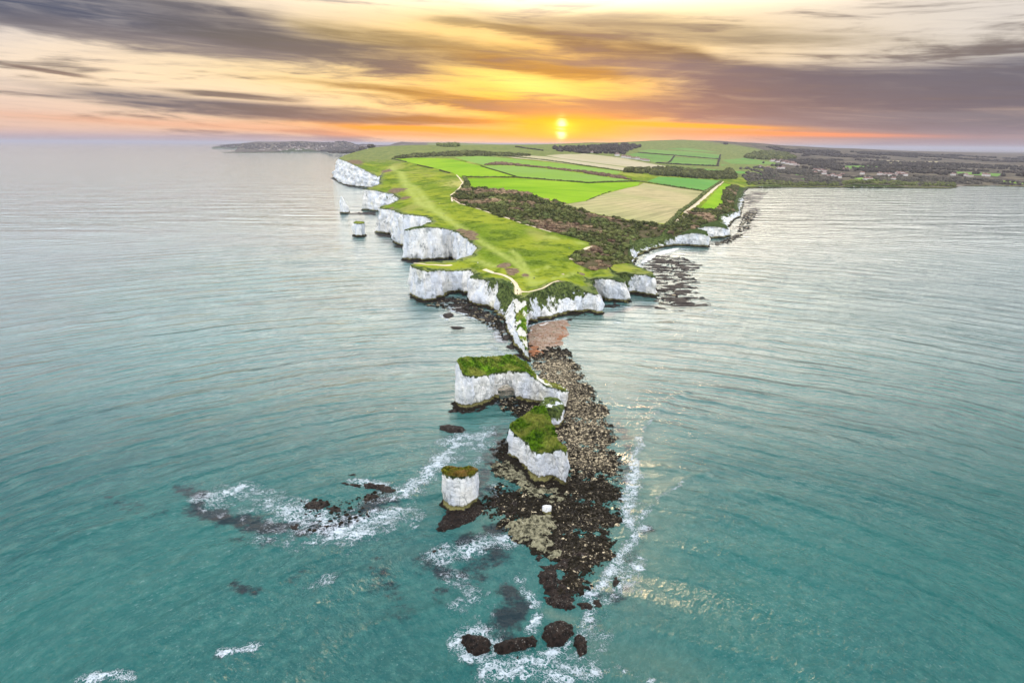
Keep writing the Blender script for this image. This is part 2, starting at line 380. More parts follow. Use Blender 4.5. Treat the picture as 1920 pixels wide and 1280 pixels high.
def make_water():
    m, t, b = mat('sea_water', 0.06, 0.5)
    p = t.pos(); x, y, z = t.sep(p)
    t.put(b.inputs['IOR'], t.ss(y, 175.0, 500.0, 1.16, 2.15))
    foam, reef, shal = t.attr('foam'), t.attr('reef'), t.attr('shallow')
    calm = t.attr('calm')
    # swell bends round the point: crests are arcs about a centre off the bottom of the view
    dx, dy = t.sub(x, 10.0), t.sub(y, 95.0)
    r = t.m('SQRT', t.add(t.mul(dx, dx), t.mul(dy, dy)))
    w1 = t.mul(t.sub(t.noise(p, 0.012, 3, 0.5), 0.5), 24.0)
    w2 = t.mul(t.sub(t.noise(p, 0.05, 3, 0.5), 0.5), 2.6)
    rr = t.add(r, t.add(w1, w2))
    def crest(lam, pw):
        s_ = t.m('SINE', t.mul(rr, 2 * math.pi / lam)); return t.m('POWER', t.add(t.mul(s_, 0.5), 0.5), pw)
    amp1 = t.ss(t.noise(p, 0.011, 3, 0.6), 0.30, 0.66, 0.25, 1.0)
    amp2 = t.ss(t.noise(t.comb(t.mul(x, 0.03), t.mul(y, 0.03), 4.0), 1.0, 3, 0.6), 0.35, 0.60, 0.15, 1.0)
    th = t.m('ARCTAN2', dx, dy)
    pol = t.comb(t.mul(th, 44.0), t.mul(rr, 0.48), 0.0)
    pol0 = t.comb(t.mul(th, 24.0), t.mul(rr, 0.19), 5.0)        # chop stretched along the crests
    chop = t.noise(pol, 1.0, 5, 0.62)
    pol2 = t.comb(t.mul(th, 48.0), t.mul(rr, 1.0), 3.0)
    chop2 = t.noise(pol2, 1.0, 4, 0.6)
    rip = t.noise(p, 0.55, 5, 0.65)
    hgt = t.add(t.mul(t.mul(crest(21.0, 1.9), amp1), 1.75), t.mul(t.mul(crest(7.5, 1.8), amp2), 0.75))
    hgt = t.add(hgt, t.mul(t.noise(pol0, 1.0, 3, 0.6), 1.3))
    hgt = t.add(hgt, t.add(t.mul(chop, 1.05), t.mul(chop2, 0.26)))
    hgt = t.add(hgt, t.mul(rip, 0.22))
    farw = t.noise(t.comb(t.mul(x, 0.007), t.mul(y, 0.024), 0.0), 1.0, 5, 0.60)
    far_k = t.ss(r, 500.0, 1300.0)
    hgt = t.add(t.mul(hgt, t.sub(1.0, far_k)), t.mul(t.mul(farw, far_k), 7.5))
    hgt = t.mul(hgt, t.sub(1.0, t.mul(calm, 0.7)))
    # colour of the water body
    big = t.noise(p, 0.006, 4, 0.6)
    c = t.mix(t.ss(big, 0.35, 0.65), (0.006, 0.066, 0.068, 1), (0.014, 0.098, 0.090, 1))
    c = t.mix(t.ss(t.noise(pol, 0.6, 4, 0.7), 0.42, 0.70, 0.0, 0.6), c, (0.040, 0.135, 0.120, 1))
    # crest highlights painted into the water colour as thin pale streaks
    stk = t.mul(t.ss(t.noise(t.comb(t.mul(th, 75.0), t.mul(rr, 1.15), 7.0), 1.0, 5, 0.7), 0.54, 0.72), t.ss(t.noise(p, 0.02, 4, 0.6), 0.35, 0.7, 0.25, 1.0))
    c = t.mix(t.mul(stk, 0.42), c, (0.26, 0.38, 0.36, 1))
    c = t.mix(t.ss(x, 40.0, 260.0, 0.0, 0.75), c, (0.002, 0.070, 0.058, 1))
    c = t.mix(shal, c, (0.11, 0.155, 0.12, 1))
    rn = t.noise(p, 0.16, 6, 0.7)
    c = t.mix(t.mul(t.ss(reef, 0.05, 0.3), t.ss(t.add(reef, t.mul(t.sub(rn, 0.5), 2.6)), 0.25, 0.85, 0.0, 0.90)), c, (0.006, 0.011, 0.018, 1))
    # foam: torn lace where the sea breaks
    wv = t.vm('ADD', p, t.vm('MULTIPLY', t.comb(t.noise(p, 0.35, 4, 0.6), t.noise(t.vm('ADD', p, (31, 7, 0)), 0.35, 4, 0.6), 0.0), (11.0, 11.0, 0.0)))
    lace = t.voro(wv, 0.26, 'DISTANCE_TO_EDGE'); lace2 = t.voro(wv, 0.62, 'DISTANCE_TO_EDGE')
    fn = t.noise(p, 0.22, 6, 0.75)
    fn2 = t.noise(p, 0.05, 4, 0.6)
    fsum = t.add(t.mul(foam, 0.9), t.add(t.mul(t.sub(fn, 0.5), 1.7), t.mul(t.sub(fn2, 0.5), 1.1)))
    fsum = t.add(fsum, t.m('MINIMUM', t.sub(t.mul(foam, 5.0), 1.0), 0.0))
    l1 = t.ss(lace, t.mul(t.ss(fsum, 0.10, 1.1), 0.16), 0.0)
    l2 = t.ss(lace2, t.mul(t.ss(fsum, 0.15, 1.0), 0.20), 0.0)
    on = t.ss(fsum, 0.14, 0.36)
    ff = t.mul(on, t.m('MAXIMUM', t.mul(l1, 0.95), t.mul(l2, 0.85)))
    ff = t.m('MAXIMUM', ff, t.ss(fsum, 1.15, 1.9))
    ff = t.m('MINIMUM', ff, 1.0)
    c = t.mix(t.mul(ff, 0.72), c, (0.66, 0.72, 0.80, 1))
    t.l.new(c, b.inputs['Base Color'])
    t.put(b.inputs['Roughness'], t.add(0.10, t.mul(ff, 0.6)))
    bump(t, b, t.add(hgt, t.mul(ff, 0.25)), 1.0, 0.9)
    return m
def make_weedrock(name, a, bcol, light, sc=0.6, wet=0.45):
    m, t, b = mat(name, wet, 0.08)
    p = t.pos()
    n1 = t.noise(p, sc, 7, 0.75); n2 = t.noise(p, sc * 2.6, 4, 0.7); n3 = t.noise(p, sc * 0.2, 4, 0.6)
    c = t.mix(t.ss(n1, 0.4, 0.6), a, bcol)
    c = t.mix(t.mul(t.ss(n2, 0.60, 0.68), t.ss(n3, 0.36, 0.60)), c, light)
    t.l.new(c, b.inputs['Base Color']); bump(t, b, n1, 0.8, 1.0)
    return m
def make_rubble(name='rubble'):
    m, t, b = mat(name, 0.9, 0.05)
    pale = t.attr('pale'); p = t.pos()
    c = t.mix(t.ss(pale, 0.0, 1.0), (0.006, 0.005, 0.003, 1), (0.58, 0.49, 0.33, 1))
    c = t.mix(t.ss(t.noise(p, 0.9, 5, 0.7), 0.38, 0.58, 0.0, 0.92), c, (0.012, 0.010, 0.006, 1))
    t.l.new(c, b.inputs['Base Color']); bump(t, b, t.noise(p, 2.0, 4, 0.7), 0.3, 0.8)
    return m
def make_leaf(name, c1, c2, vary=True):
    m, t, b = mat(name, 0.9, 0.04)
    p = t.pos()
    n = t.noise(p, 0.25, 4, 0.7); n2 = t.noise(p, 0.018, 4, 0.7)
    c = t.mix(t.ss(n, 0.38, 0.62), c1, c2)
    c = t.mix(t.ss(n2, 0.48, 0.66, 0.0, 0.6), c, tuple(v * 1.6 for v in c2[:3]) + (1,))
    oi = t.n.new('ShaderNodeObjectInfo')
    hv = t.n.new('ShaderNodeHueSaturation')
    t.put(hv.inputs['Hue'], t.add(0.485, t.mul(oi.outputs['Random'], 0.03)))
    t.put(hv.inputs['Value'], t.add(0.65, t.mul(oi.outputs['Random'], 0.7)))
    t.l.new(c, hv.inputs['Color']); t.l.new(hv.outputs[0], b.inputs['Base Color'])
    return m
def flat(name, c, rough=0.8, sc=0.5, k=0.7):
    m, t, b = mat(name, rough, 0.2)
    n = t.noise(t.pos(), sc, 5, 0.7)
    t.l.new(t.mix(t.ss(n, 0.35, 0.65), c, tuple(v * k for v in c[:3]) + (1,)), b.inputs['Base Color'])
    bump(t, b, n, 0.2, 0.6)
    return m

CHALK = make_chalk(); CHALK_DRY = make_chalk(False)
TURF = make_turf('stack_turf', (0.012, 0.042, 0.004, 1), (0.13, 0.25, 0.012, 1), (0.24, 0.26, 0.05, 1), 0.45, 1.2)
TURF_Y = make_turf('mossy_turf', (0.03, 0.045, 0.004, 1), (0.20, 0.20, 0.02, 1), (0.24, 0.15, 0.04, 1), 0.8, 0.5)
LAND = make_land()
WATER = make_water()
WEED = make_weedrock('weedy_rock', (0.003, 0.0025, 0.002, 1), (0.022, 0.014, 0.010, 1), (0.38, 0.36, 0.32, 1), 0.9, 0.6)
WEED2 = make_weedrock('ledge_rock', (0.005, 0.004, 0.003, 1), (0.040, 0.032, 0.020, 1), (0.60, 0.54, 0.42, 1), 0.45, 0.6)
PALE = make_weedrock('pale_ledge', (0.022, 0.022, 0.012, 1), (0.25, 0.235, 0.15, 1), (0.50, 0.48, 0.37, 1), 0.6, 0.8)
RUBBLE = make_rubble()
SHINGLE = make_field('beach_shingle', (0.17, 0.085, 0.045, 1), (0.22, 0.16, 0.11, 1), (0.42, 0.38, 0.34, 1), 0.12)
WEEDSAND = flat('orange_weed', (0.26, 0.10, 0.04, 1), 0.9, 0.4, 0.6)
CHALKSAND = flat('chalk_shingle', (0.66, 0.64, 0.60, 1), 0.9, 0.5, 0.75)
F_BRIGHT = make_field('bright_pasture', (0.15, 0.28, 0.012, 1), (0.22, 0.34, 0.020, 1), (0.11, 0.21, 0.014, 1), 0.006, (0.1, 4))
F_LIME = make_field('lime_pasture', (0.17, 0.28, 0.06, 1), (0.16, 0.27, 0.035, 1), (0.14, 0.21, 0.05, 1), 0.004, (0.1, 3))
F_MINT = make_field('mint_pasture', (0.09, 0.23, 0.05, 1), (0.12, 0.26, 0.06, 1), (0.10, 0.20, 0.045, 1), 0.004, (0.1, 3))
F_STUB = make_field('stubble', (0.38, 0.32, 0.17, 1), (0.30, 0.29, 0.13, 1), (0.17, 0.16, 0.08, 1), 0.006, (0.95, 5))
F_TILL = make_field('pale_stubble', (0.38, 0.33, 0.23, 1), (0.34, 0.30, 0.17, 1), (0.26, 0.25, 0.14, 1), 0.004, (0.1, 4))
F_FAR = make_field('far_pasture', (0.11, 0.21, 0.05, 1), (0.14, 0.23, 0.06, 1), (0.10, 0.15, 0.05, 1), 0.003)
PATH = flat('path_chalk', (0.58, 0.48, 0.32, 1), 0.95, 0.15, 0.75)
TRACK = flat('worn_track', (0.24, 0.31, 0.07, 1), 0.95, 0.05, 0.75)
SCRUB = make_field('scrub_floor', (0.085, 0.070, 0.040, 1), (0.05, 0.055, 0.02, 1), (0.13, 0.095, 0.06, 1), 0.02)
LEAF_D = make_leaf('dark_leaf', (0.022, 0.034, 0.008, 1), (0.115, 0.125, 0.040, 1))
LEAF_B = make_leaf('bramble_leaf', (0.07, 0.045, 0.028, 1), (0.20, 0.135, 0.085, 1))
LEAF_W = make_leaf('wood_leaf', (0.022, 0.023, 0.020, 1), (0.075, 0.064, 0.050, 1))
WALLM = flat('house_wall', (0.50, 0.48, 0.46, 1), 0.8, 0.3, 0.9)
ROOFM = flat('roof_tile', (0.20, 0.12, 0.10, 1), 0.8, 0.5, 0.7)

# ------------------------------------------------------------------ the land surface: heights from surveyed points
US = 2.5
def uv(P): P = np.atleast_2d(P); return np.stack([P[:, 0] / P[:, 1] * US, np.log(P[:, 1])], 1)
ctrl = []
def C_y(px, py, Y): ctrl.append(aty(px, py, Y))
def C_z(px, py, z): ctrl.append(atz(px, py, z))
def C_w(u, Y, z): ctrl.append(np.array([u * Y, Y, z]))

# coast stations: top pixel, foot pixel (None = hidden), plants on the face 0..1, set-back of the top
N_ = None
coast = [
 # Durlston and the far bay, low shores
 (420, 271, 420, 279, .9, 60), (398, 276, 396, 279, .9, 40), (425, 277.5, 425, 279.4, .9, 30), (462, 279, 462, 280.6, .9, 20),
 (440, 284.3, 440, 285.0, .9, 20), (420, 285.6, 418, 286.6, .9, 20), (455, 285.4, 455, 286.8, .9, 20), (520, 284.6, 520, 286.4, .9, 20),
 (600, 284.2, 600, 286.0, .9, 20), (650, 283.6, 650, 285.2, .9, 20), (690, 283.0, 690, 284.4, .9, 20),
 # far chalk cliff under the down
 (690, 279.0, N_, N_, .2, 0), (668, 284.5, N_, N_, .2, 0), (647, 291.0, N_, N_, .1, 0),
 (634, 297.0, 625, 333, 0, 8), (650, 303, 640, 345, .15, 6), (663, 309, 652, 348, .15, 6), (676, 315, 668, 350, .2, 6),
 (690, 322, 686, 352, .2, 6), (707, 331, 700, 353, .25, 6), (724, 332, N_, N_, .3, 0),
 (712, 345, N_, N_, .4, 0), (688, 352.5, N_, N_, .2, 0),
 (683, 355, 680, 394, 0, 3), (700, 357, 694, 395, .1, 3), (722, 361, 712, 397, .25, 3), (738, 363, 728, 398, .3, 3), (750, 372, N_, N_, .3, 0),
 (735, 381, N_, N_, .5, 0), (716, 386, N_, N_, .6, 0),
 (711, 390, 705, 436, .1, 3), (722, 391, 715, 438, .25, 3), (736, 393, 732, 440, .15, 3), (746, 398, 740, 458, .1, 3),
 (756, 401, 752, 462, .15, 3), (775, 403, N_, N_, .25, 0), (798, 406, N_, N_, .2, 0), (810, 413, N_, N_, .1, 0),
 (792, 423, N_, N_, .5, 0), (766, 428.5, N_, N_, .3, 0),
 (758, 431, 755, 487, .1, 2.5), (775, 428, 772, 489, .1, 2.5), (798, 426, 795, 490, .12, 2.5), (822, 427, 822, 489, .12, 3), (846, 431, 848, 486, .1, 4),
 (868, 442, N_, N_, .1, 0), (885, 454, N_, N_, .05, 0), (896, 465, N_, N_, .05, 0),
 (884, 478, N_, N_, .5, 0), (855, 487, N_, N_, .6, 0), (815, 490, N_, N_, .6, 0), (785, 491.5, N_, N_, .5, 0),
 (768, 497, 769, 553, 0, 2), (779, 500, 780, 562, .08, 2), (792, 507, 797, 569, .08, 2), (804, 509, 814, 567, .1, 2),
 (824, 506, 834, 558, .1, 2), (844, 508, 839, 552, .1, 2), (862, 508, 860, 551, .15, 2), (884, 505, 876, 553, .1, 3),
 (889, 513, 880, 557, .3, 4), (880, 519, 875, 569, 0, 2), (896, 523, 888, 573, .12, 2), (915, 524, 905, 577, .4, 3), (933, 527, 925, 583, .5, 5),
 (946, 533, 936, 592, .8, 9), (958, 541, 943, 600, .8, 12), (968, 552, 950, 606, .6, 12),
 (976, 560, 975, 612, .6, 8), (984, 557, 990, 610, .6, 8),
 (1000, 548, 1000, 606, .65, 15), (1020, 540, 1015, 602, .65, 18), (1040, 529, 1035, 598, .68, 22), (1060, 528, 1052, 595, .66, 22),
 (1082, 537, 1066, 591, .6, 14), (1100, 547, 1078, 590, .45, 5), (1110, 550, 1100, 587, .1, 3), (1123, 552, 1123, 588, 0, 2),
 (1118, 541, N_, N_, .4, 0), (1108, 532, N_, N_, .6, 0),
 (1106, 524, 1124, 560, .35, 3), (1122, 521, 1140, 565, .2, 3), (1145, 522, 1155, 567, .08, 2), (1173, 531, 1179, 569, 0, 2),
 (1172, 524, N_, N_, .5, 0), (1160, 518, N_, N_, .7, 0),
 (1150, 513, 1168, 550, .8, 10), (1172, 510, 1180, 552, .85, 8), (1194, 514, 1197, 552, .15, 3), (1210, 515, 1214, 556, 0, 2), (1228, 519, 1229, 558, 0, 2),
 (1224, 511, N_, N_, .4, 0), (1205, 502, N_, N_, .7, 0), (1188, 496, N_, N_, .7, 0),
 (1180, 487, 1190, 497, .5, 10), (1181, 470, 1195, 484, .62, 12), (1188, 455, 1206, 478, .85, 16), (1205, 448, 1225, 470, .9, 18),
 (1235, 446, 1245, 465, .88, 16), (1262, 443, 1266, 462, .6, 8), (1280, 439, 1283, 461, 0, 2), (1298, 436, 1303, 463, 0, 2), (1314, 437, 1317, 464, 0, 2), (1328, 442, 1329, 464, .05, 2),
 (1322, 433, N_, N_, .5, 0), (1305, 428, 1330, 447, .3, 3), (1325, 424, 1335, 447, .1, 3), (1350, 425, 1352, 447, 0, 3), (1366, 429, 1366, 444, 0, 2),
 (1364, 423, N_, N_, .6, 0), (1345, 417, 1372, 428, .6, 12), (1352, 404, 1376, 418, .45, 12), (1380, 396, 1388, 408, .5, 10), (1378, 384, 1390, 396, .6, 12), (1380, 368, 1394, 380, .7, 16),
 (1390, 356, 1396, 362, .9, 20), (1402, 350, 1404, 353.5, .95, 14),
 (1480, 349, 1480, 352, .95, 10), (1580, 349.5, 1580, 352.2, .95, 10), (1700, 350, 1700, 353, .95, 10), (1780, 351, 1784, 354, .95, 10),
 (1800, 348.5, 1800, 349.5, .9, 10), (1860, 347.5, 1860, 348.8, .9, 10), (1950, 349.5, 1950, 351.5, .9, 10), (2300, 352, 2300, 355, .9, 10),
]
# surveyed heights inland
for a in [(1000, 505, 23), (985, 535, 20), (940, 500, 25), (1000, 460, 28), (1060, 500, 22), (1110, 465, 25), (1140, 500, 21), (930, 400, 37),
          (850, 440, 33), (1050, 420, 32), (1180, 440, 26), (1250, 425, 24), (1000, 380, 42), (880, 370, 45), (790, 370, 46), (1100, 350, 46),
          (1230, 380, 32), (1330, 345, 24), (1200, 345, 40), (850, 320, 56), (740, 320, 62), (1330, 400, 22)]: C_z(*a)
for a in [(870, 272.2, 3600), (700, 277, 3300), (735, 273.5, 3400), (780, 272, 3500), (950, 271, 3600), (1000, 276, 3000), (1050, 270, 4000), (1110, 267, 4300),
          (1180, 267.5, 4600), (1230, 263.5, 5000), (1280, 262, 5300), (1350, 264, 5700), (1420, 268, 6200), (1500, 274, 7200), (1600, 278.5, 8800),
          (1750, 284, 11000), (1900, 287.5, 13000), (2100, 289, 13500), (860, 292, 2350), (1000, 294, 2400), (1090, 290, 2900), (1170, 281, 3600), (1250, 281, 4200),
          (1250, 301, 3200), (1350, 292, 4200), (1350, 311, 2900), (1400, 325, 2400), (1450, 320, 2750), (1480, 291, 5000), (1550, 300, 4300),
          (1700, 305, 4500), (1700, 330, 2500), (1850, 310, 4200), (1850, 330, 2600), (1450, 340, 2200), (1600, 340, 2200), (1950, 300, 6500),
          (480, 264.8, 11500), (430, 268, 12600), (560, 264.2, 10800), (650, 264.6, 10600), (750, 265.6, 10500), (850, 267.2, 10500), (560, 276, 9300), (650, 275, 9600),
          (760, 274, 9800)]: C_y(*a)
for a in [(-.22, 5500, 50), (-.1, 5600, 60), (.05, 6500, 75), (.15, 8000, 80), (.25, 9500, 60), (.4, 12000, 40), (.7, 16000, 12), (.1, 16000, 80), (-.2, 16000, 70), (-.4, 16500, 50)]: C_w(*a)
st = []
for tx, ty, bx, by, veg, sb in coast:
    if bx is not None:
        B = atz(bx, by, 0.0); T = aty(tx, ty, B[1] + sb)
        st.append([T, B, veg]); ctrl.append(T)
    else: st.append([(tx, ty), None, veg])
ctrl = np.array(ctrl); cuv = uv(ctrl)
_A = np.linalg.norm(cuv[:, None] - cuv[None], axis=2)
_n = len(cuv); _K = np.zeros((_n + 3, _n + 3)); _K[:_n, :_n] = _A - np.eye(_n) * 0.0
_K[:_n, _n] = 1; _K[:_n, _n + 1:] = cuv; _K[_n, :_n] = 1; _K[_n + 1:, :_n] = cuv.T
_w = np.linalg.lstsq(_K, np.concatenate([ctrl[:, 2], np.zeros(3)]), rcond=None)[0]
def zland(P):
    q = uv(P); out = np.zeros(len(q))
    for s in range(0, len(q), 20000):
        qq = q[s:s + 20000]
        out[s:s + 20000] = np.linalg.norm(qq[:, None] - cuv[None], axis=2) @ _w[:_n] + _w[_n] + qq @ _w[_n + 1:]
    return np.clip(out, 0.6, 175)
def on_land(px, py, first=5.85, last=9.68):
    d = ray(px, py); v = np.linspace(first, last, 700); Y = np.exp(v); k = Y / d[1]
    P = np.stack([d[0] * k, Y, H + d[2] * k], 1); g = P[:, 2] - zland(P)
    neg = np.where(g < 0)[0]
    if len(neg) and neg[0] > 0:
        i = neg[0]; a = g[i - 1] / (g[i - 1] - g[i]); Q = P[i - 1] + (P[i] - P[i - 1]) * a
    else: Q = P[np.argmin(np.abs(g[20:])) + 20]
    Q = Q.copy(); Q[2] = zland(Q[None])[0]; return Q
# finish hidden stations
for i, s in enumerate(st):
    if s[1] is None:
        s[0] = on_land(*s[0], first=5.95 if i > 20 else 7.4)
for i, s in enumerate(st):
    if s[1] is None:
        a, b = st[i - 1][0], st[(i + 1) % len(st)][0]; t_ = (b - a)[:2]; t_ /= np.linalg.norm(t_) + 1e-9
        s[1] = np.array([s[0][0] + t_[1] * 3, s[0][1] - t_[0] * 3, 0.0])
print('coast', [tuple(np.round(s[0]).astype(int)) for s in st][::6])

def densify(rows, seg):
    """rows: array (n, k) whose first two columns are x, y; returns finer rows"""
    out = []
    for a, b in zip(rows[:-1], rows[1:]):
        L = max(np.linalg.norm((b - a)[:2]), np.linalg.norm((b - a)[3:5]) if len(a) > 5 else 0)
        sg = seg(a) if callable(seg) else seg
        n = max(1, int(math.ceil(L / sg)))
        for i in range(n): out.append(a + (b - a) * i / n)
    out.append(rows[-1]); return np.array(out)
def normals(P, closed):
    if closed: T = np.roll(P, -1, 0) - np.roll(P, 1, 0)
    else: T = np.gradient(P, axis=0)
    T = T[:, :2] / (np.linalg.norm(T[:, :2], axis=1)[:, None] + 1e-9)
    return np.stack([T[:, 1], -T[:, 0]], 1)

def wall_mesh(T, B, veg, closed, rows=16, amp=1.6, fl=0.12, zb=None, skirt=1.0, turf=1.0):
    """cliff between a top edge and a foot line: fluted face, wave-cut notch, weedy skirt"""
    n = len(T); Nn = normals(B, closed); Nt = normals(T, closed)
    hgt = T[:, 2:3]
    V, ve, de, tu = [], [], [], []
    low = np.zeros(n) if zb is None else zb
    solid = (low <= 0.01).astype(float)
    foot = np.where(solid > 0, np.minimum(2.6, T[:, 2] * 0.4), low)
    prof = [(1.0, 0.0, 0.0)]
    ts = np.linspace(0, 1, rows)
    Bf = B.copy()
    for t_ in ts:
        z_ = T[:, 2] * (1 - t_) + foot * t_
        hr = 1 - (z_ / np.maximum(T[:, 2], .1))
        hr = np.where(solid > 0, hr, t_)
        P = T * (1 - hr[:, None]) + B * hr[:, None]; P[:, 2] = z_
        q = np.zeros((n, 3)); q[:, 0] = P[:, 0] * fl; q[:, 1] = P[:, 1] * fl; q[:, 2] = P[:, 2] * fl * 0.28
        d = np.abs(fbm(q, 4, 0.55)) * 1.9 - 0.7 + 0.6 * fbm(q * 3.7 + 9, 3, 0.6) * 0.7
        wgt = smooth(0, 0.12, t_) * (1.0 if np.isscalar(amp) else 1.0)
        d = d * amp * wgt + 0.04 * T[:, 2] * math.sin(math.pi * t_) * 0.4
        N2 = Nt * (1 - t_) + Nn * t_
        P[:, :2] += N2 * d[:, None]
        V.append(P); ve.append(np.clip(veg + (veg > .25) * (.34 - t_) * .62, 0, 1)); de.append(T[:, 2] - z_); tu.append(np.full(n, turf))
    last = V[-1]
    for off, zz in ((-1.3, 1.9), (0.2, 1.2), (1.5, 0.55), (2.8, -0.3), (3.2, -2.0)):
        P = last.copy(); k = off * skirt * (0.8 + 0.5 * fbm(xy0(last, .12, off), 2))
        P[:, :2] += Nn * (k * solid)[:, None]
        P[:, 2] = np.where(solid > 0, np.minimum(zz * np.minimum(foot / 2.6, 1) , foot) + (0.25 * fbm(xy0(last, .3, off + 3), 2) if zz > 0 else 0), low - 0.01 * (3 - off))
        V.append(P); ve.append(veg * 0.2); de.append(T[:, 2] - P[:, 2]); tu.append(np.zeros(n))
    R = len(V); Vv = np.concatenate(V)
    m = n if closed else n - 1
    i = np.arange(m); j = (i + 1) % n
    Fs = []
    for r in range(R - 1):
        Fs.append(np.stack([r * n + i, (r + 1) * n + i, (r + 1) * n + j, r * n + j], 1))
    return Vv, np.concatenate(Fs), dict(veg=np.concatenate(ve), depth=np.concatenate(de), turf=np.concatenate(tu))

# densified coast, roughened
rows_ = np.array([np.concatenate([s[0], s[1], [s[2]]]) for s in st])
segf = lambda a: max(1.6, a[1] / 330.0)
D = densify(rows_, segf)
Tn = normals(D[:, :3], False)
jit = fbm(xy0(D, .06), 4, .6)
scl = np.clip(D[:, 1] / 500.0, 1, 4)
D[:, :2] += Tn * (jit * 1.7 * np.minimum(scl, 2.5))[:, None]
TOP = D[:, :3].copy(); TOP[:, 2] = zland(TOP)
BASE = D[:, 3:6].copy(); VEG = D[:, 6]
Vw, Fw, Aw = wall_mesh(TOP, BASE, VEG, False, rows=18, amp=(2.6 * np.clip(D[:, 1] / 700, 1, 3.5)) * np.clip(TOP[:, 2] / 12, .05, 1), fl=0.10)

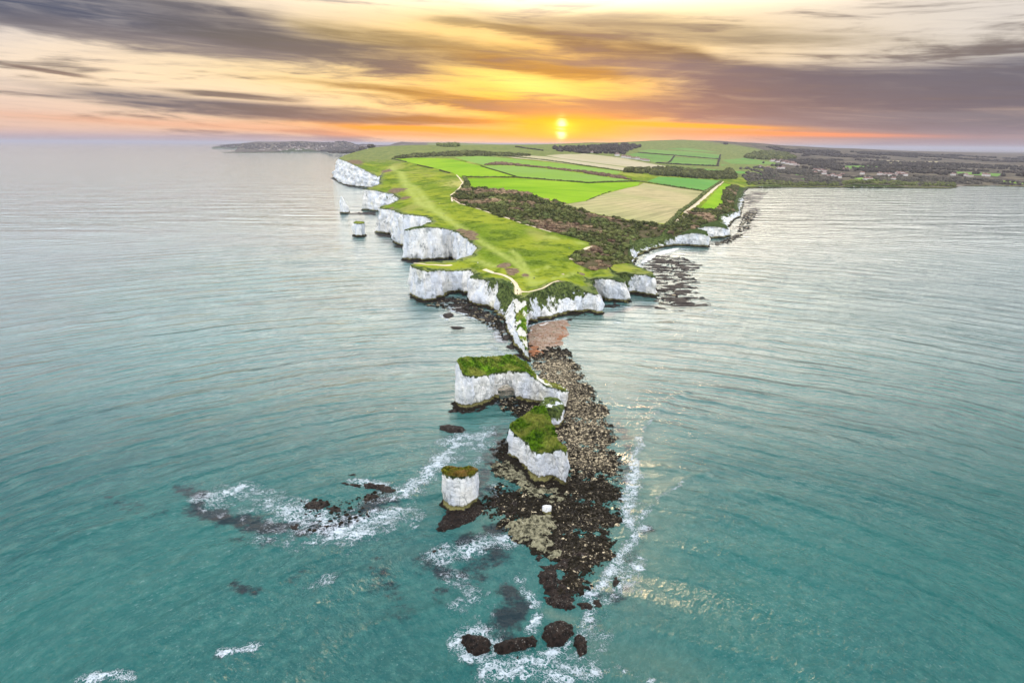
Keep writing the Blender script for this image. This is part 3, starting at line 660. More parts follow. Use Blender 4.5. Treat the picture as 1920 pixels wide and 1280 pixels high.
# ------------------------------------------------------------------ fields, woods and paths drawn on the land
Z6 = lambda L: [(840 + a / 3.31, 260 + b / 3.31) for a, b in L]
fields = [
 ('bright_field', F_BRIGHT, 'bright yellow-green pasture between the scrub and the long hedge', Z6([(118, 250), (430, 247), (650, 262), (870, 278), (1190, 268), (1180, 290), (1030, 325), (930, 355), (860, 385), (735, 403), (640, 385), (560, 365), (530, 345), (480, 330), (330, 315), (150, 305), (128, 275)])),
 ('stubble_field', F_STUB, 'big pale straw stubble field above the scrub', Z6([(1215, 275), (1400, 302), (1590, 330), (1500, 410), (1370, 530), (1100, 500), (940, 470), (780, 430), (680, 412), (740, 405), (860, 387), (930, 357), (1030, 328), (1182, 292)])),
 ('mint_field', F_MINT, 'mint green field left of the coast track', Z6([(1235, 265), (1310, 236), (1690, 260), (1606, 326), (1400, 297)])),
 ('lime_field', F_LIME, 'pale lime field inside the thin hedges', Z6([(225, 170), (340, 165), (560, 182), (780, 208), (960, 235), (1150, 262), (870, 273), (650, 256), (432, 238), (330, 206)])),
 ('clifftop_field', F_BRIGHT, 'bright green clifftop field beside the broken hedge', [(737, 297.5), (790, 296), (848, 298), (903, 312), (968, 331.5), (875, 332.5), (860, 331), (845, 322), (800, 311), (760, 302)]),
 ('strip_field', F_LIME, 'long light green strip below the brown stubble', [(852, 295.5), (905, 293), (980, 300), (1085, 311), (1165, 322), (1158, 326.5), (1110, 325), (1020, 312), (960, 305.5), (905, 309)]),
 ('brown_field', F_TILL, 'dull brown stubble strip beneath the palest field', Z6([(340, 107), (480, 103), (610, 112), (880, 150), (1145, 184), (1160, 192), (1085, 200), (880, 174), (600, 138), (420, 122)])),
 ('pale_field', F_TILL, 'palest straw field below the hill bungalows', Z6([(606, 105), (840, 93), (1080, 120), (1230, 150), (1355, 172), (1265, 190), (1150, 181), (880, 146), (700, 122)])),
 ('hill_field', F_FAR, 'green field on the down right of the bungalows', Z6([(1115, 97), (1190, 88), (1400, 108), (1370, 140), (1290, 150), (1200, 122)])),
 ('hill_field', F_FAR, 'upper green field under the hill crest', Z6([(1180, 78), (1260, 66), (1450, 78), (1690, 100), (1685, 124), (1500, 112), (1300, 92)])),
 ('hill_field', F_FAR, 'green field beneath the upper hill hedge', Z6([(1405, 112), (1540, 124), (1670, 130), (1660, 166), (1480, 160), (1365, 150)])),
 ('hill_field', F_FAR, 'light field beside the chapel lane hill', Z6([(1350, 62), (1480, 58), (1690, 86), (1500, 76)])),
 ('valley_field', F_MINT, 'valley field above the dark tree belt', Z6([(1300, 184), (1380, 172), (1560, 184), (1700, 196), (1690, 208), (1480, 202)])),
 ('valley_field', F_MINT, 'long valley field running right from the tree belt', Z6([(1740, 198), (1900, 212), (2060, 226), (2000, 232), (1800, 216)])),
 ('valley_field', F_FAR, 'green field beneath the wooded knoll', Z6([(1700, 132), (1840, 120), (2010, 146), (2060, 158), (1900, 160), (1760, 156)])),
 ('valley_field', F_FAR, 'green field beyond the lane left of the knoll', Z6([(1690, 158), (1740, 164), (1700, 170)])),
 ('shore_meadow', F_LIME, 'flat green meadow above the bay beside the village', [(1600, 334), (1690, 331), (1688, 338), (1620, 340)]),
 ('shore_meadow', F_MINT, 'narrow green meadow left of the village houses', [(1500, 334.5), (1552, 338), (1548, 341), (1512, 338)]),
 ('shore_meadow', F_LIME, 'yellowish meadow at the right edge above the bay', [(1862, 337), (1960, 344), (1960, 348), (1880, 342)]),
 ('shore_meadow', F_MINT, 'small green meadow under the wooded knoll', [(1488, 321), (1508, 322), (1506, 329), (1492, 328)]),
 ('shore_meadow', F_FAR, 'green field far behind the bay village', [(1560, 312), (1640, 310), (1650, 314), (1575, 317)]),
 ('shore_meadow', F_TILL, 'pale heath clearing at the right of the plain', [(1640, 300), (1760, 303), (1745, 308), (1650, 305)]),
 ('shore_meadow', F_FAR, 'green clearing near the right edge of the plain', [(1790, 322), (1880, 326), (1870, 331), (1800, 328)]),
 ('coast_meadow', F_BRIGHT, 'long green meadow between the coast track and the cliff scrub', Z6([(1712, 277), (1755, 285), (1702, 330), (1704, 410), (1645, 438), (1548, 443), (1620, 372)])),
 ('scrub', SCRUB, 'dark scrub floor', Z6([(40, 350), (90, 312), (110, 255), (124, 275), (148, 308), (330, 317), (480, 333), (528, 348), (560, 368), (640, 388), (735, 406), (672, 412), (780, 433), (940, 473), (1100, 503), (1368, 534), (1500, 452), (1545, 446), (1645, 442), (1708, 412), (1706, 332), (1760, 288), (1800, 300)])
   + [(1377, 372), (1374, 384), (1374, 396), (1350, 402), (1340, 416), (1312, 423), (1300, 428), (1280, 436), (1262, 441), (1235, 443), (1205, 446), (1186, 453), (1178, 468), (1177, 486), (1184, 493), (1151, 496), (1138, 505), (1105, 505), (1078, 494), (1072, 487), (1085, 475), (1118, 460)]
   + Z6([(700, 592), (500, 540), (350, 490), (200, 440), (70, 405), (28, 375)])),
]
paths = [
 ('footpath', PATH, 'pale chalk footpath running to the tip of the headland', 1.6, [(908, 505), (925, 512), (945, 516), (957, 522), (966, 531), (972, 541), (971, 552)]),
 ('footpath', PATH, 'bare cliff edge path curving along the right slope', 1.1, [(972, 546), (990, 547), (1015, 541), (1035, 530), (1048, 527)]),
 ('footpath', PATH, 'thin white path beside the cliff edge on the left', 1.5, [(776, 493.5), (800, 496.5), (848, 497)]),
 ('footpath', PATH, 'short path skirting the dark thicket', 1.8, [(1070, 487), (1084, 474), (1108, 463), (1140, 456)]),
 ('coast_track', PATH, 'straight pale track between stubble and meadow', 3.5, Z6([(1400, 532), (1470, 470), (1560, 390), (1640, 322), (1706, 264)])),
 ('footpath', PATH, 'bare earth path under the scrub edge', 1.3, Z6([(24, 372), (70, 402), (200, 440), (350, 488), (500, 538), (640, 580)])),
 ('footpath', PATH, 'faint path following the broken hedge', 1.4, [(848, 378), (846, 366), (862, 352), (868, 342), (856, 328)]),
]
for f in fields: f[3][:] = [on_land(a, b) for a, b in f[3]]
# land triangulation in (bearing, log distance) so triangles stay even from the air
out = uv(TOP)
tail = np.array([[1.25 * US, math.log(17500)], [-0.42 * US, math.log(17500)]])
outline = np.concatenate([out, tail])
pts = [outline]; edges = [(i, (i + 1) % len(outline)) for i in range(len(outline))]
cnt = len(outline)
for f in fields:
    r = np.array(f[3] + [f[3][0]]); r = densify(r, lambda a: max(6.0, a[1] / 90.0))[:-1]
    w_ = uv(r); pts.append(w_); edges += [(cnt + i, cnt + (i + 1) % len(w_)) for i in range(len(w_))]; cnt += len(w_)
g = []
v_ = 5.95
while v_ < 9.76:
    Y = math.exp(v_); du = 0.0042 * US * (1.0 if Y < 3000 else 1.6)
    us = np.arange(-0.44 * US, 1.2 * US, du)
    g.append(np.stack([us + rng.uniform(-.3, .3, len(us)) * du, v_ + rng.uniform(-.3, .3, len(us)) * .01], 1))
    v_ += min(max(4.5 * Y / (F * 95.0), 0.009), 0.03)
g = np.concatenate(g); g = g[in_poly(g, outline)]
pts.append(g); allp = np.concatenate(pts)
res = geometry.delaunay_2d_cdt([Vector((float(a), float(b))) for a, b in allp], edges, [], 0, 1e-7, False)
lv = np.array([tuple(v) for v in res[0]]); lf = np.array([list(f) for f in res[2] if len(f) == 3])
cen = lv[lf].mean(1); lf = lf[in_poly(cen, outline)]; cen = lv[lf].mean(1)
LY = np.exp(lv[:, 1]); LX = lv[:, 0] / US * LY
LP = np.stack([LX, LY, np.zeros(len(LX))], 1); LP[:, 2] = zland(LP)
tri = LP[lf]; cr = np.cross(tri[:, 1] - tri[:, 0], tri[:, 2] - tri[:, 0])[:, 2]; lf[cr < 0] = lf[cr < 0][:, ::-1]
owner = np.full(len(lf), -1)
for k, f in enumerate(fields): owner[in_poly(cen, uv(np.array(f[3])))] = k
def blobs(P, L):
    a = np.zeros(len(P))
    for px, py, rx, ry, s in L:
        c = on_land(px, py); e = on_land(px, py - ry); wdt = rx * c[1] / F
        dep = max(abs(e[1] - c[1]), 3)
        a = np.maximum(a, s * np.exp(-(((P[:, 0] - c[0] - (P[:, 1] - c[1]) * c[0] / c[1]) / wdt) ** 2 + ((P[:, 1] - c[1]) / dep) ** 2)))
    return a
def land_attrs(P):
    U = P[:, 0] / P[:, 1]; Y = P[:, 1]
    heath = np.clip(smooth(.32, .42, U) * smooth(1900, 2300, Y) + smooth(.22, .3, U) * smooth(4800, 5600, Y) * .9, 0, 1)
    heath = np.maximum(heath, (U < -.12) * smooth(5500, 7000, Y))
    heath = np.maximum(heath, blobs(P, [(1140, 283, 40, 4, .9), (1330, 268, 60, 3, .5)]))
    olive = smooth(1800, 2700, Y) * (1 - heath * .5)
    edge = line_dist(P, TOP[::3])
    near = (Y < 3000)
    olive = np.maximum(olive, near * np.exp(-(edge / 9.0)) * 0.9)
    heather = blobs(P, [(945, 497, 17, 6, 1), (962, 508, 18, 9, .95), (985, 515, 14, 8, .7), (877, 440, 24, 10, 1), (862, 432, 12, 4, 1), (745, 358, 22, 7, .95), (727, 322, 14, 5, 1),
                        (705, 335, 10, 4, .8), (665, 303, 20, 4, 1), (1045, 332, 50, 8, .0), (1048, 529, 14, 5, .8), (1092, 514, 8, 5, .8), (1130, 300, 10, 3, .5), (690, 330, 14, 4, .8), (760, 371, 14, 3, 1), (735, 390, 12, 4, .7)])
    bare = blobs(P, [(974, 545, 9, 6, 1), (968, 540, 6, 4, .8), (978, 550, 6, 5, .9), (1050, 475, 3, 1, .0), (1062, 478, 4, 1, 0), (1065, 475, 1, 1, 0), (1060, 495, 12, 3, 0), (1056, 513, 10, 4, .55)])
    dark = blobs(P, [(1083, 513, 5, 3, .9), (1050, 533, 30, 5, .6), (955, 535, 12, 6, .8), (1150, 508, 22, 6, .8), (725, 312, 8, 3, .6), (800, 405, 12, 4, .7), (870, 500, 14, 5, .5), (905, 517, 20, 5, .6), (760, 393, 20, 4, .5),
                     (1010, 545, 16, 4, .6), (1190, 505, 14, 5, .6), (790, 500, 22, 4, .6), (1100, 530, 14, 4, .6)])
    dark = np.maximum(dark, near * (edge < 5) * .55 * (Y < 1500))
    right = smooth(.14, .18, U) * smooth(640, 720, Y) * (1 - smooth(1900, 2100, Y))
    dark = np.maximum(dark, right * np.exp(-(edge / 40.0) ** 2) * 1.1)
    tan = blobs(P, [(860, 345, 50, 12, .7), (830, 340, 40, 10, .5), (800, 350, 30, 12, .4), (760, 340, 30, 12, .3), (930, 285, 120, 6, .35)])
    worn = np.zeros(len(P))
    for L_, w_ in [([(1000, 534), (985, 510), (965, 492), (930, 470), (900, 452), (860, 425), (820, 400), (785, 380), (770, 360), (760, 345), (752, 325), (735, 312)], 3.2), ([(850, 418), (812, 388), (796, 372), (786, 358), (772, 348), (758, 338)], 2.6),
                   ([(1005, 530), (985, 500), (975, 485), (960, 470)], 2.0), ([(930, 500), (900, 490), (880, 482)], 3.0), ([(1000, 440), (1060, 450), (1110, 461)], 2.5), ([(985, 512), (1030, 500), (1080, 508)], 1.6), ([(1010, 530), (1050, 520), (1090, 505)], 1.5)]:
        ln_ = np.array([on_land(a, b) for a, b in L_]); worn = np.maximum(worn, np.exp(-(line_dist(P, ln_) / (w_ * np.clip(P[:, 1] / 500, 1, 3))) ** 2))
    return dict(worn=worn, heath=heath, olive=olive, heather=heather, bare=bare, dark=dark, tan=tan)
LA = land_attrs(LP)
def sub_mesh(sel):
    ff = lf[sel]; idx, inv = np.unique(ff, return_inverse=True); return idx, inv.reshape(ff.shape)
idx, ff = sub_mesh(owner == -1)
headland = obj('headland', LP[idx], ff, [LAND], {k: v[idx] for k, v in LA.items()}); tag(headland, kind='structure')
cliff = obj('cliff_face', Vw, Fw, [CHALK], Aw, parent=headland)
for k, (nm, mt, lb, pl) in enumerate(fields):
    if not (owner == k).any(): continue
    idx, ff = sub_mesh(owner == k)
    tag(obj(nm, LP[idx], ff, [mt], None), kind='structure')['label'] = lb
for nm, mt, lb, wd, pl in paths:
    r = np.array([on_land(a, b) for a, b in pl]); r = densify(r, 4.0)
    n2 = normals(r, False); w2 = wd * (1 + .35 * fbm(xy0(r, .08), 3))
    r[:, :2] += n2 * fbm(xy0(r, .02, 5), 2)[:, None] * wd * .8
    ls = []
    for k in (-1, -.5, 0, .5, 1):
        q = r.copy(); q[:, :2] += n2 * (w2 * k)[:, None]; q[:, 2] = zland(q) + .22 - .12 * abs(k); ls.append(q)
    n = len(r); i = np.arange(n - 1)
    fc = np.concatenate([np.stack([a * n + i, a * n + i + 1, (a + 1) * n + i + 1, (a + 1) * n + i], 1) for a in range(4)])
    tag(obj(nm, np.concatenate(ls), fc, [mt]), kind='structure')['label'] = lb
print('land', len(LP), len(lf))

# ------------------------------------------------------------------ sea
def axis(lo, hi, near_lo, near_hi, step, grow):
    a = list(np.arange(near_lo, near_hi, step)); s = step; v = near_hi
    while v < hi: a.append(v); s *= grow; v += s
    s = step; v = near_lo - step; b = []
    while v > lo: b.append(v); s *= grow; v -= s
    return np.array(b[::-1] + a)
xs = axis(-90000, 90000, -190, 190, 1.5, 1.12); ys = axis(-3000, 110000, 110, 720, 1.5, 1.10)
gx, gy = np.meshgrid(xs, ys); WP = np.stack([gx.ravel(), gy.ravel(), np.zeros(gx.size)], 1)
nx, ny = len(xs), len(ys)
ii = (np.arange(ny - 1)[:, None] * nx + np.arange(nx - 1)[None]).ravel()
WF = np.stack([ii, ii + 1, ii + nx + 1, ii + nx], 1)
def pz(L, z=0.0): return np.array([atz(a, b, z) for a, b in L])
nearw = (WP[:, 1] < 900) & (np.abs(WP[:, 0]) < 400)
NP = WP[nearw]
def stroke(P, L, w, s):
    """w in photo pixels across"""
    pl = pz(L); c = pl.mean(0); q_ = P.copy(); q_[:, 0] += 2.2 * fbm(xy0(P, .09, 3), 3); q_[:, 1] += 2.2 * fbm(xy0(P, .09, 13), 3)
    return s * np.exp(-(line_dist(q_, pl) / (w * c[1] / F * 1.45)) ** 2)
foam = np.zeros(len(NP)); reefa = np.zeros(len(NP)); shal = np.zeros(len(NP))
for L, w, s in [
  ([(372, 932), (420, 925), (450, 915)], 14, .85), ([(455, 920), (500, 935), (545, 960), (590, 975)], 30, .68), ([(560, 960), (620, 985), (660, 1000), (700, 975), (745, 960)], 34, .85),
  ([(760, 925), (800, 890), (830, 855), (850, 835)], 15, .95), ([(700, 935), (760, 925), (800, 890)], 14, .6), ([(480, 1010), (560, 1020), (620, 1005)], 22, .55),
  ([(590, 1100), (620, 1085)], 16, .72), ([(660, 905), (715, 908), (740, 915)], 10, .65), ([(420, 1222), (470, 1215)], 13, .88), ([(160, 1275), (230, 1272)], 14, .95),
  ([(840, 830), (870, 815), (905, 820), (920, 805)], 16, .62), ([(700, 1000), (620, 1010), (560, 1000)], 14, .6),
  ([(820, 1045), (870, 1030), (920, 1010), (950, 1010)], 26, .68), ([(860, 1095), (880, 1115), (870, 1135)], 22, .66), ([(975, 1085), (985, 1110), (1000, 1130)], 12, .8), ([(1000, 1150), (1002, 1180)], 10, .62),
  ([(855, 1190), (880, 1178), (915, 1185), (925, 1200)], 10, .8), ([(860, 1205), (875, 1225), (920, 1235), (980, 1235), (1040, 1225), (1080, 1200)], 18, .84),
  ([(920, 1255), (1010, 1250), (1060, 1265), (1110, 1260)], 26, .74), ([(1090, 1180), (1110, 1160), (1110, 1130)], 12, .75), ([(1120, 1195), (1150, 1190)], 5, .8),
  ([(1140, 1130), (1170, 1100), (1175, 1080)], 16, .62), ([(1105, 1120), (1140, 1085), (1160, 1050), (1185, 1010), (1200, 985)], 13, .80),
  ([(1175, 990), (1178, 940), (1185, 890), (1195, 850), (1198, 825)], 9, .9), ([(1198, 828), (1210, 795), (1240, 770)], 2.5, .62), ([(1168, 980), (1165, 930)], 9, .7),
  ([(1200, 975), (1240, 935), (1275, 905)], 3, .6), ([(1160, 1245), (1190, 1270), (1215, 1279)], 9, .62), ([(735, 955), (760, 965), (775, 985)], 2.5, .62), ([(762, 1100), (766, 1125), (755, 1140)], 2.5, .66),
  ([(860, 765), (872, 770), (876, 776)], 4, .4), ([(845, 770), (870, 772), (900, 768), (930, 750)], 4, .5),
  ([(830, 565), (850, 582), (870, 590), (900, 600)], 4, .85), ([(830, 590), (835, 600)], 3, .8), ([(915, 600), (930, 620), (940, 640)], 9, .62), ([(925, 650), (945, 665)], 9, .66), ([(665, 578), (700, 577), (755, 580)], 3, .55),
  ([(990, 612), (1010, 606), (1050, 598), (1062, 597)], 4, .95), ([(1200, 500), (1215, 480), (1250, 468), (1300, 466)], 5, .8), ([(1150, 605), (1175, 603)], 3, .6), ([(1130, 577), (1160, 573), (1180, 576)], 4, .75),
  ([(1310, 588), (1345, 580)], 3, .55), ([(840, 1060), (880, 1110), (900, 1180), (1000, 1250), (1090, 1230), (1120, 1160)], 40, .40), ([(420, 930), (520, 980), (660, 985), (760, 930)], 48, .40), ([(1180, 1100), (1200, 1000), (1190, 900)], 20, .42), ([(840, 850), (900, 830)], 40, .40), ([(880, 885), (895, 860), (900, 830)], 8, .5), ([(905, 960), (925, 940), (930, 905)], 8, .5)]:
    foam = np.maximum(foam, stroke(NP, L, w, s))
for L, w, s in [
  ([(340, 915), (365, 915), (370, 930)], 16, .8), ([(375, 950), (430, 975), (500, 985), (560, 990)], 22, .95), ([(430, 1005), (500, 1015)], 16, .6), ([(540, 990), (620, 990), (680, 960), (730, 930)], 26, .75),
  ([(435, 1095), (465, 1108), (490, 1105)], 11, .8), ([(540, 1090), (570, 1070)], 14, .5), ([(210, 930), (250, 960), (300, 965)], 22, .42), ([(395, 1235), (420, 1230)], 12, .5),
  ([(700, 1060), (730, 1110), (760, 1140)], 26, .5), ([(820, 1060), (860, 1075), (900, 1060), (940, 1030)], 34, .65), ([(950, 1110), (965, 1150), (940, 1175), (960, 1190)], 24, .95), ([(830, 1100), (840, 1130)], 20, .5),
  ([(870, 1010), (900, 1000), (930, 990)], 20, .75), ([(1120, 1120), (1150, 1130), (1175, 1110)], 14, .6), ([(1120, 1170), (1130, 1190)], 14, .5), ([(880, 1245), (895, 1260)], 10, .7),
  ([(1150, 790), (1175, 820), (1175, 860), (1165, 900)], 16, .62), ([(1180, 1050), (1200, 1020), (1215, 990)], 14, .45), ([(940, 800), (925, 850), (905, 880), (900, 930)], 16, .7), ([(850, 580), (900, 585), (930, 600), (940, 640)], 14, .75),
  ([(1140, 590), (1190, 575), (1225, 575)], 9, .9), ([(1240, 480), (1290, 475), (1325, 472)], 8, .8), ([(1330, 455), (1360, 450)], 5, .8), ([(665, 450), (690, 448)], 6, .6), ([(710, 445), (745, 462)], 6, .8), ([(760, 490), (850, 492)], 5, .9), ([(900, 920), (1000, 940), (1060, 950)], 30, .8),
  ([(980, 745), (930, 750), (960, 760)], 16, .8)]:
    reefa = np.maximum(reefa, stroke(NP, L, w, s))
for L, w, s in [([(1180, 800), (1230, 900), (1200, 1000), (1180, 1100)], 50, .35), ([(1090, 600), (1120, 640), (1150, 720)], 45, .5), ([(1070, 1160), (1030, 1150)], 14, .6), ([(860, 740), (930, 770)], 18, .0),
                ([(1010, 960), (975, 965)], 10, .4), ([(1260, 520), (1320, 560), (1400, 400)], 50, .3), ([(1130, 1220), (1250, 1260)], 60, .25), ([(930, 960), (900, 990)], 30, .3)]:
    shal = np.maximum(shal, stroke(NP, L, w, s))
cal = np.zeros(len(NP))
for L, w, s in [([(870, 750), (900, 780), (930, 760)], 30, .9), ([(1290, 475), (1240, 485)], 14, .8), ([(1090, 605), (1150, 590), (1210, 575)], 22, .6), ([(820, 580), (900, 600)], 20, .5), ([(670, 450), (720, 450)], 10, .5)]:
    cal = np.maximum(cal, stroke(NP, L, w, s))
def full(a): o = np.zeros(len(WP)); o[nearw] = a; return o
# real swell in the near water, arcs about the same centre as the ripples
rr_ = np.hypot(WP[:, 0] - 10, WP[:, 1] - 95) + 20 * fbm(xy0(WP, .01), 3)
WP[:, 2] = 0.30 * np.sin(rr_ * 2 * math.pi / 21.0) * smooth(1400, 500, WP[:, 1]) * smooth(500, 200, np.abs(WP[:, 0])) * (1 - full(cal))
for L, hh_, ww_ in [([(1192, 840), (1203, 805), (1222, 778), (1252, 752), (1290, 735)], .9, 2.4), ([(1180, 990), (1210, 955), (1245, 925), (1285, 900), (1330, 885)], .9, 2.4), ([(735, 955), (762, 963), (782, 985), (790, 1010)], .6, 2.0),
                    ([(1120, 1195), (1160, 1188), (1200, 1178)], .5, 2.0), ([(845, 850), (820, 880), (780, 915)], .6, 2.4), ([(760, 1095), (767, 1120), (756, 1145)], .4, 1.8), ([(560, 970), (620, 925), (640, 905)], .4, 2.0), ([(1140, 740), (1165, 700), (1210, 672)], .4, 2.6)]:
    WP[nearw, 2] += hh_ * np.exp(-(line_dist(NP, pz(L)) / ww_) ** 2)
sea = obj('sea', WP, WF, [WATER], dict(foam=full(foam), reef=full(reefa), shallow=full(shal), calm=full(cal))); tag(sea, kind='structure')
print('sea', len(WP))

# ------------------------------------------------------------------ stacks
def seg_len(a): return .8
def stack(name, label, cat, stations, top_mat, amp=.9, seg=.8, fl=.22, jitter=.5, tufts=0, bumpz=.5, skirt=1.0, turf=1.0, grid=.9, face_mat=None, group=None, tuft_mat=None, name_top='turf', bald=None, crown_veg=0.0):
    """stations: ('f', tx,ty,bx,by[,veg[,zb]]) front: foot picked on the water; ('b', tx,ty,Y[,veg[,zb]]) back edge at distance Y"""
    R = []
    for s in stations:
        if s[0] == 'f':
            B = atz(s[3], s[4]); T = aty(s[1], s[2], B[1] + .8); veg = s[5] if len(s) > 5 else 0; zb = s[6] if len(s) > 6 else 0
        else:
            T = aty(s[1], s[2], s[3]); B = np.array([T[0], T[1] + .8, 0]); veg = s[4] if len(s) > 4 else 0; zb = s[5] if len(s) > 5 else 0
        R.append(np.concatenate([T, B, [veg, zb]]))
    R = np.array(R + [R[0]]); Dn = densify(R, seg)[:-1]
    area = .5 * np.sum(Dn[:, 0] * np.roll(Dn[:, 1], -1) - np.roll(Dn[:, 0], -1) * Dn[:, 1])
    if area < 0: pass
    # outward must be (ty,-tx): needs anticlockwise order
    if area < 0: Dn = Dn[::-1].copy()
    nn = normals(Dn[:, :3], True); Dn[:, :2] += nn * (fbm(xy0(Dn, .25, 2), 3) * jitter)[:, None]
    T, B = Dn[:, :3].copy(), Dn[:, 3:6].copy(); T[:, 2] += fbm(xy0(T, .3, 8), 2) * bumpz * .5
    cxy = B[:, :2].mean(0)
    root = empty(name, (cxy[0], cxy[1], 0)); tag(root, label, cat, group)
    hr = (T[:, 2] / 12).clip(.15, 1)
    Vs, Fs, As = wall_mesh(T, B, Dn[:, 6], True, rows=22, amp=amp * hr, fl=fl, zb=Dn[:, 7], skirt=skirt, turf=turf)
    rel = np.array([cxy[0], cxy[1], 0])
    wl = obj('rock_face', Vs - rel, Fs, [face_mat or CHALK], As, parent=root)
    # top
    bb0, bb1 = T[:, :2].min(0), T[:, :2].max(0)
    gg = np.stack(np.meshgrid(np.arange(bb0[0], bb1[0], grid), np.arange(bb0[1], bb1[1], grid)), -1).reshape(-1, 2)
    gg = gg + rng.uniform(-.3, .3, gg.shape) * grid
    gg = gg[sdf(gg, T) > grid * .5]
    P2 = np.concatenate([T[:, :2], gg]); n = len(T)
    rs = geometry.delaunay_2d_cdt([Vector((float(a), float(b))) for a, b in P2], [(i, (i + 1) % n) for i in range(n)], [], 0, 1e-6, False)
    v = np.array([tuple(q) for q in rs[0]]); f = np.array([list(q) for q in rs[2] if len(q) == 3])
    f = f[in_poly(v[f].mean(1), T)]
    def idw(q, src, val, pw=2.5):
        o = np.zeros(len(q))
        for s_ in range(0, len(q), 4000):
            d = np.linalg.norm(q[s_:s_ + 4000, None] - src[None], axis=2) + 1e-3; w = d ** -pw
            o[s_:s_ + 4000] = (w * val).sum(1) / w.sum(1)
        return o
    z_ = idw(v, T[:, :2], T[:, 2]); e = line_dist(v, T, True)
    P3 = np.concatenate([v, z_[:, None]], 1)
    P3[:, 2] += smooth(0, 2.0, e) * (.25 + bumpz * fbm(xy0(P3, .35, 4), 4, .6))
    a_, b_, c_ = P3[f[:, 0]], P3[f[:, 1]], P3[f[:, 2]]; cr = np.cross(b_ - a_, c_ - a_)[:, 2]; f[cr < 0] = f[cr < 0][:, ::-1]
    tp = obj(name_top, P3 - rel, f, [top_mat], dict(veg=np.full(len(P3), crown_veg), depth=np.full(len(P3), 5.0), turf=np.zeros(len(P3)), bald=(bald(P3) if bald else np.zeros(len(P3)))), parent=root)
    if tufts:
        inner = e > .15
        area_tri = .5 * np.linalg.norm(np.cross(b_ - a_, c_ - a_), axis=1); pr = area_tri / area_tri.sum()
        ti = rng.choice(len(f), tufts, p=pr); r1, r2 = rng.random(tufts), rng.random(tufts); fl_ = r1 + r2 > 1; r1[fl_], r2[fl_] = 1 - r1[fl_], 1 - r2[fl_]
        A, Bq, Cq = P3[f[ti, 0]], P3[f[ti, 1]], P3[f[ti, 2]]; pos = A + (Bq - A) * r1[:, None] + (Cq - A) * r2[:, None]
        if bald:
            kp = bald(pos) < .5; pos = pos[kp]; tufts = len(pos)
        hh = rng.uniform(.25, .8, tufts) * (1 + .8 * fbm(xy0(pos, .2, 1), 2)); an = rng.uniform(0, math.pi, tufts)
        dv = np.stack([np.cos(an), np.sin(an), 0 * an], 1) * (hh * .7)[:, None]; le = rng.uniform(-.35, .35, (tufts, 3)); le[:, 2] = hh
        tv = np.stack([pos - dv - (0, 0, .1), pos + dv - (0, 0, .1), pos + dv * .5 + le, pos - dv * .6 + le * .9], 1).reshape(-1, 3)
        tf = np.arange(tufts * 4).reshape(-1, 4)
        tag(obj('grass_tufts', tv - rel, tf, [tuft_mat or top_mat], parent=root, smooth_=False), kind='stuff')
    return root

S3 = stack('arched_stack', 'long white chalk stack with grassy top and a low wave-cut arch', 'sea stack', [
  ('f', 856, 678, 851, 765), ('f', 866, 697, 862, 768), ('f', 880, 705, 884, 767), ('f', 897, 704, 905, 761), ('f', 915, 702, 918, 756),
  ('f', 928, 697, 932, 748), ('f', 936, 698, 936, 746, 0, 5.5), ('f', 948, 695, 950, 744, 0, 6.5), ('f', 962, 694, 964, 747, 0, 5.0), ('f', 970, 694, 972, 752), ('f', 988, 697, 990, 757, .1), ('f', 999, 703, 1008, 760, .15), ('f', 1010, 713, 1020, 764),
  ('f', 1025, 722, 1036, 768), ('f', 1045, 728, 1050, 772, .2), ('f', 1062, 731, 1062, 771, .1),
  ('b', 1062, 727, 304, .2), ('b', 1050, 724, 308, .2), ('b', 1030, 722, 312), ('b', 1014, 712, 318), ('b', 1002, 697, 326, .4), ('b', 988, 681, 334, .4), ('b', 978, 673, 338, .2),
  ('b', 966, 668, 340, .1, 4), ('b', 950, 667, 338, 0, 6), ('b', 935, 668, 336, 0, 4), ('b', 915, 670, 330), ('b', 890, 670.5, 322), ('b', 872, 670, 316), ('b', 860, 672, 310)],
  TURF, amp=1.1, tufts=5200, bumpz=.9, jitter=.7, bald=lambda P: smooth(9.5, 12.5, P[:, 0]) * (.62 + .5 * fbm(xy0(P, .12, 2), 3)))
S2 = stack('wedge_stack', 'tall wedge of chalk topped by a steep green slope in the rubble', 'sea stack', [
  ('f', 956, 801, 952, 862), ('f', 964, 812, 960, 868), ('f', 976, 820, 975, 876), ('f', 990, 827, 984, 886), ('f', 996, 842, 994, 897), ('f', 1003, 847, 1005, 904), ('f', 1016, 848, 1018, 904), ('f', 1030, 847, 1030, 903), ('f', 1040, 842, 1040, 906),
  ('f', 1050, 840, 1050, 912, .1), ('f', 1062, 848, 1062, 917), ('b', 1063, 842, 226), ('b', 1058, 838, 229), ('b', 1048, 832, 233, .5), ('b', 1042, 817, 240, .6), ('b', 1037, 800, 247, .6), ('b', 1030, 782, 255, .6), ('b', 1022, 766, 263, .5), ('b', 1013, 759, 266),
  ('b', 1004, 764, 264), ('b', 992, 774, 260), ('b', 978, 783, 257), ('b', 965, 788, 254), ('b', 959, 794, 251.5)],
  TURF, amp=.9, tufts=6500, bumpz=.8, jitter=.5, skirt=1.3)
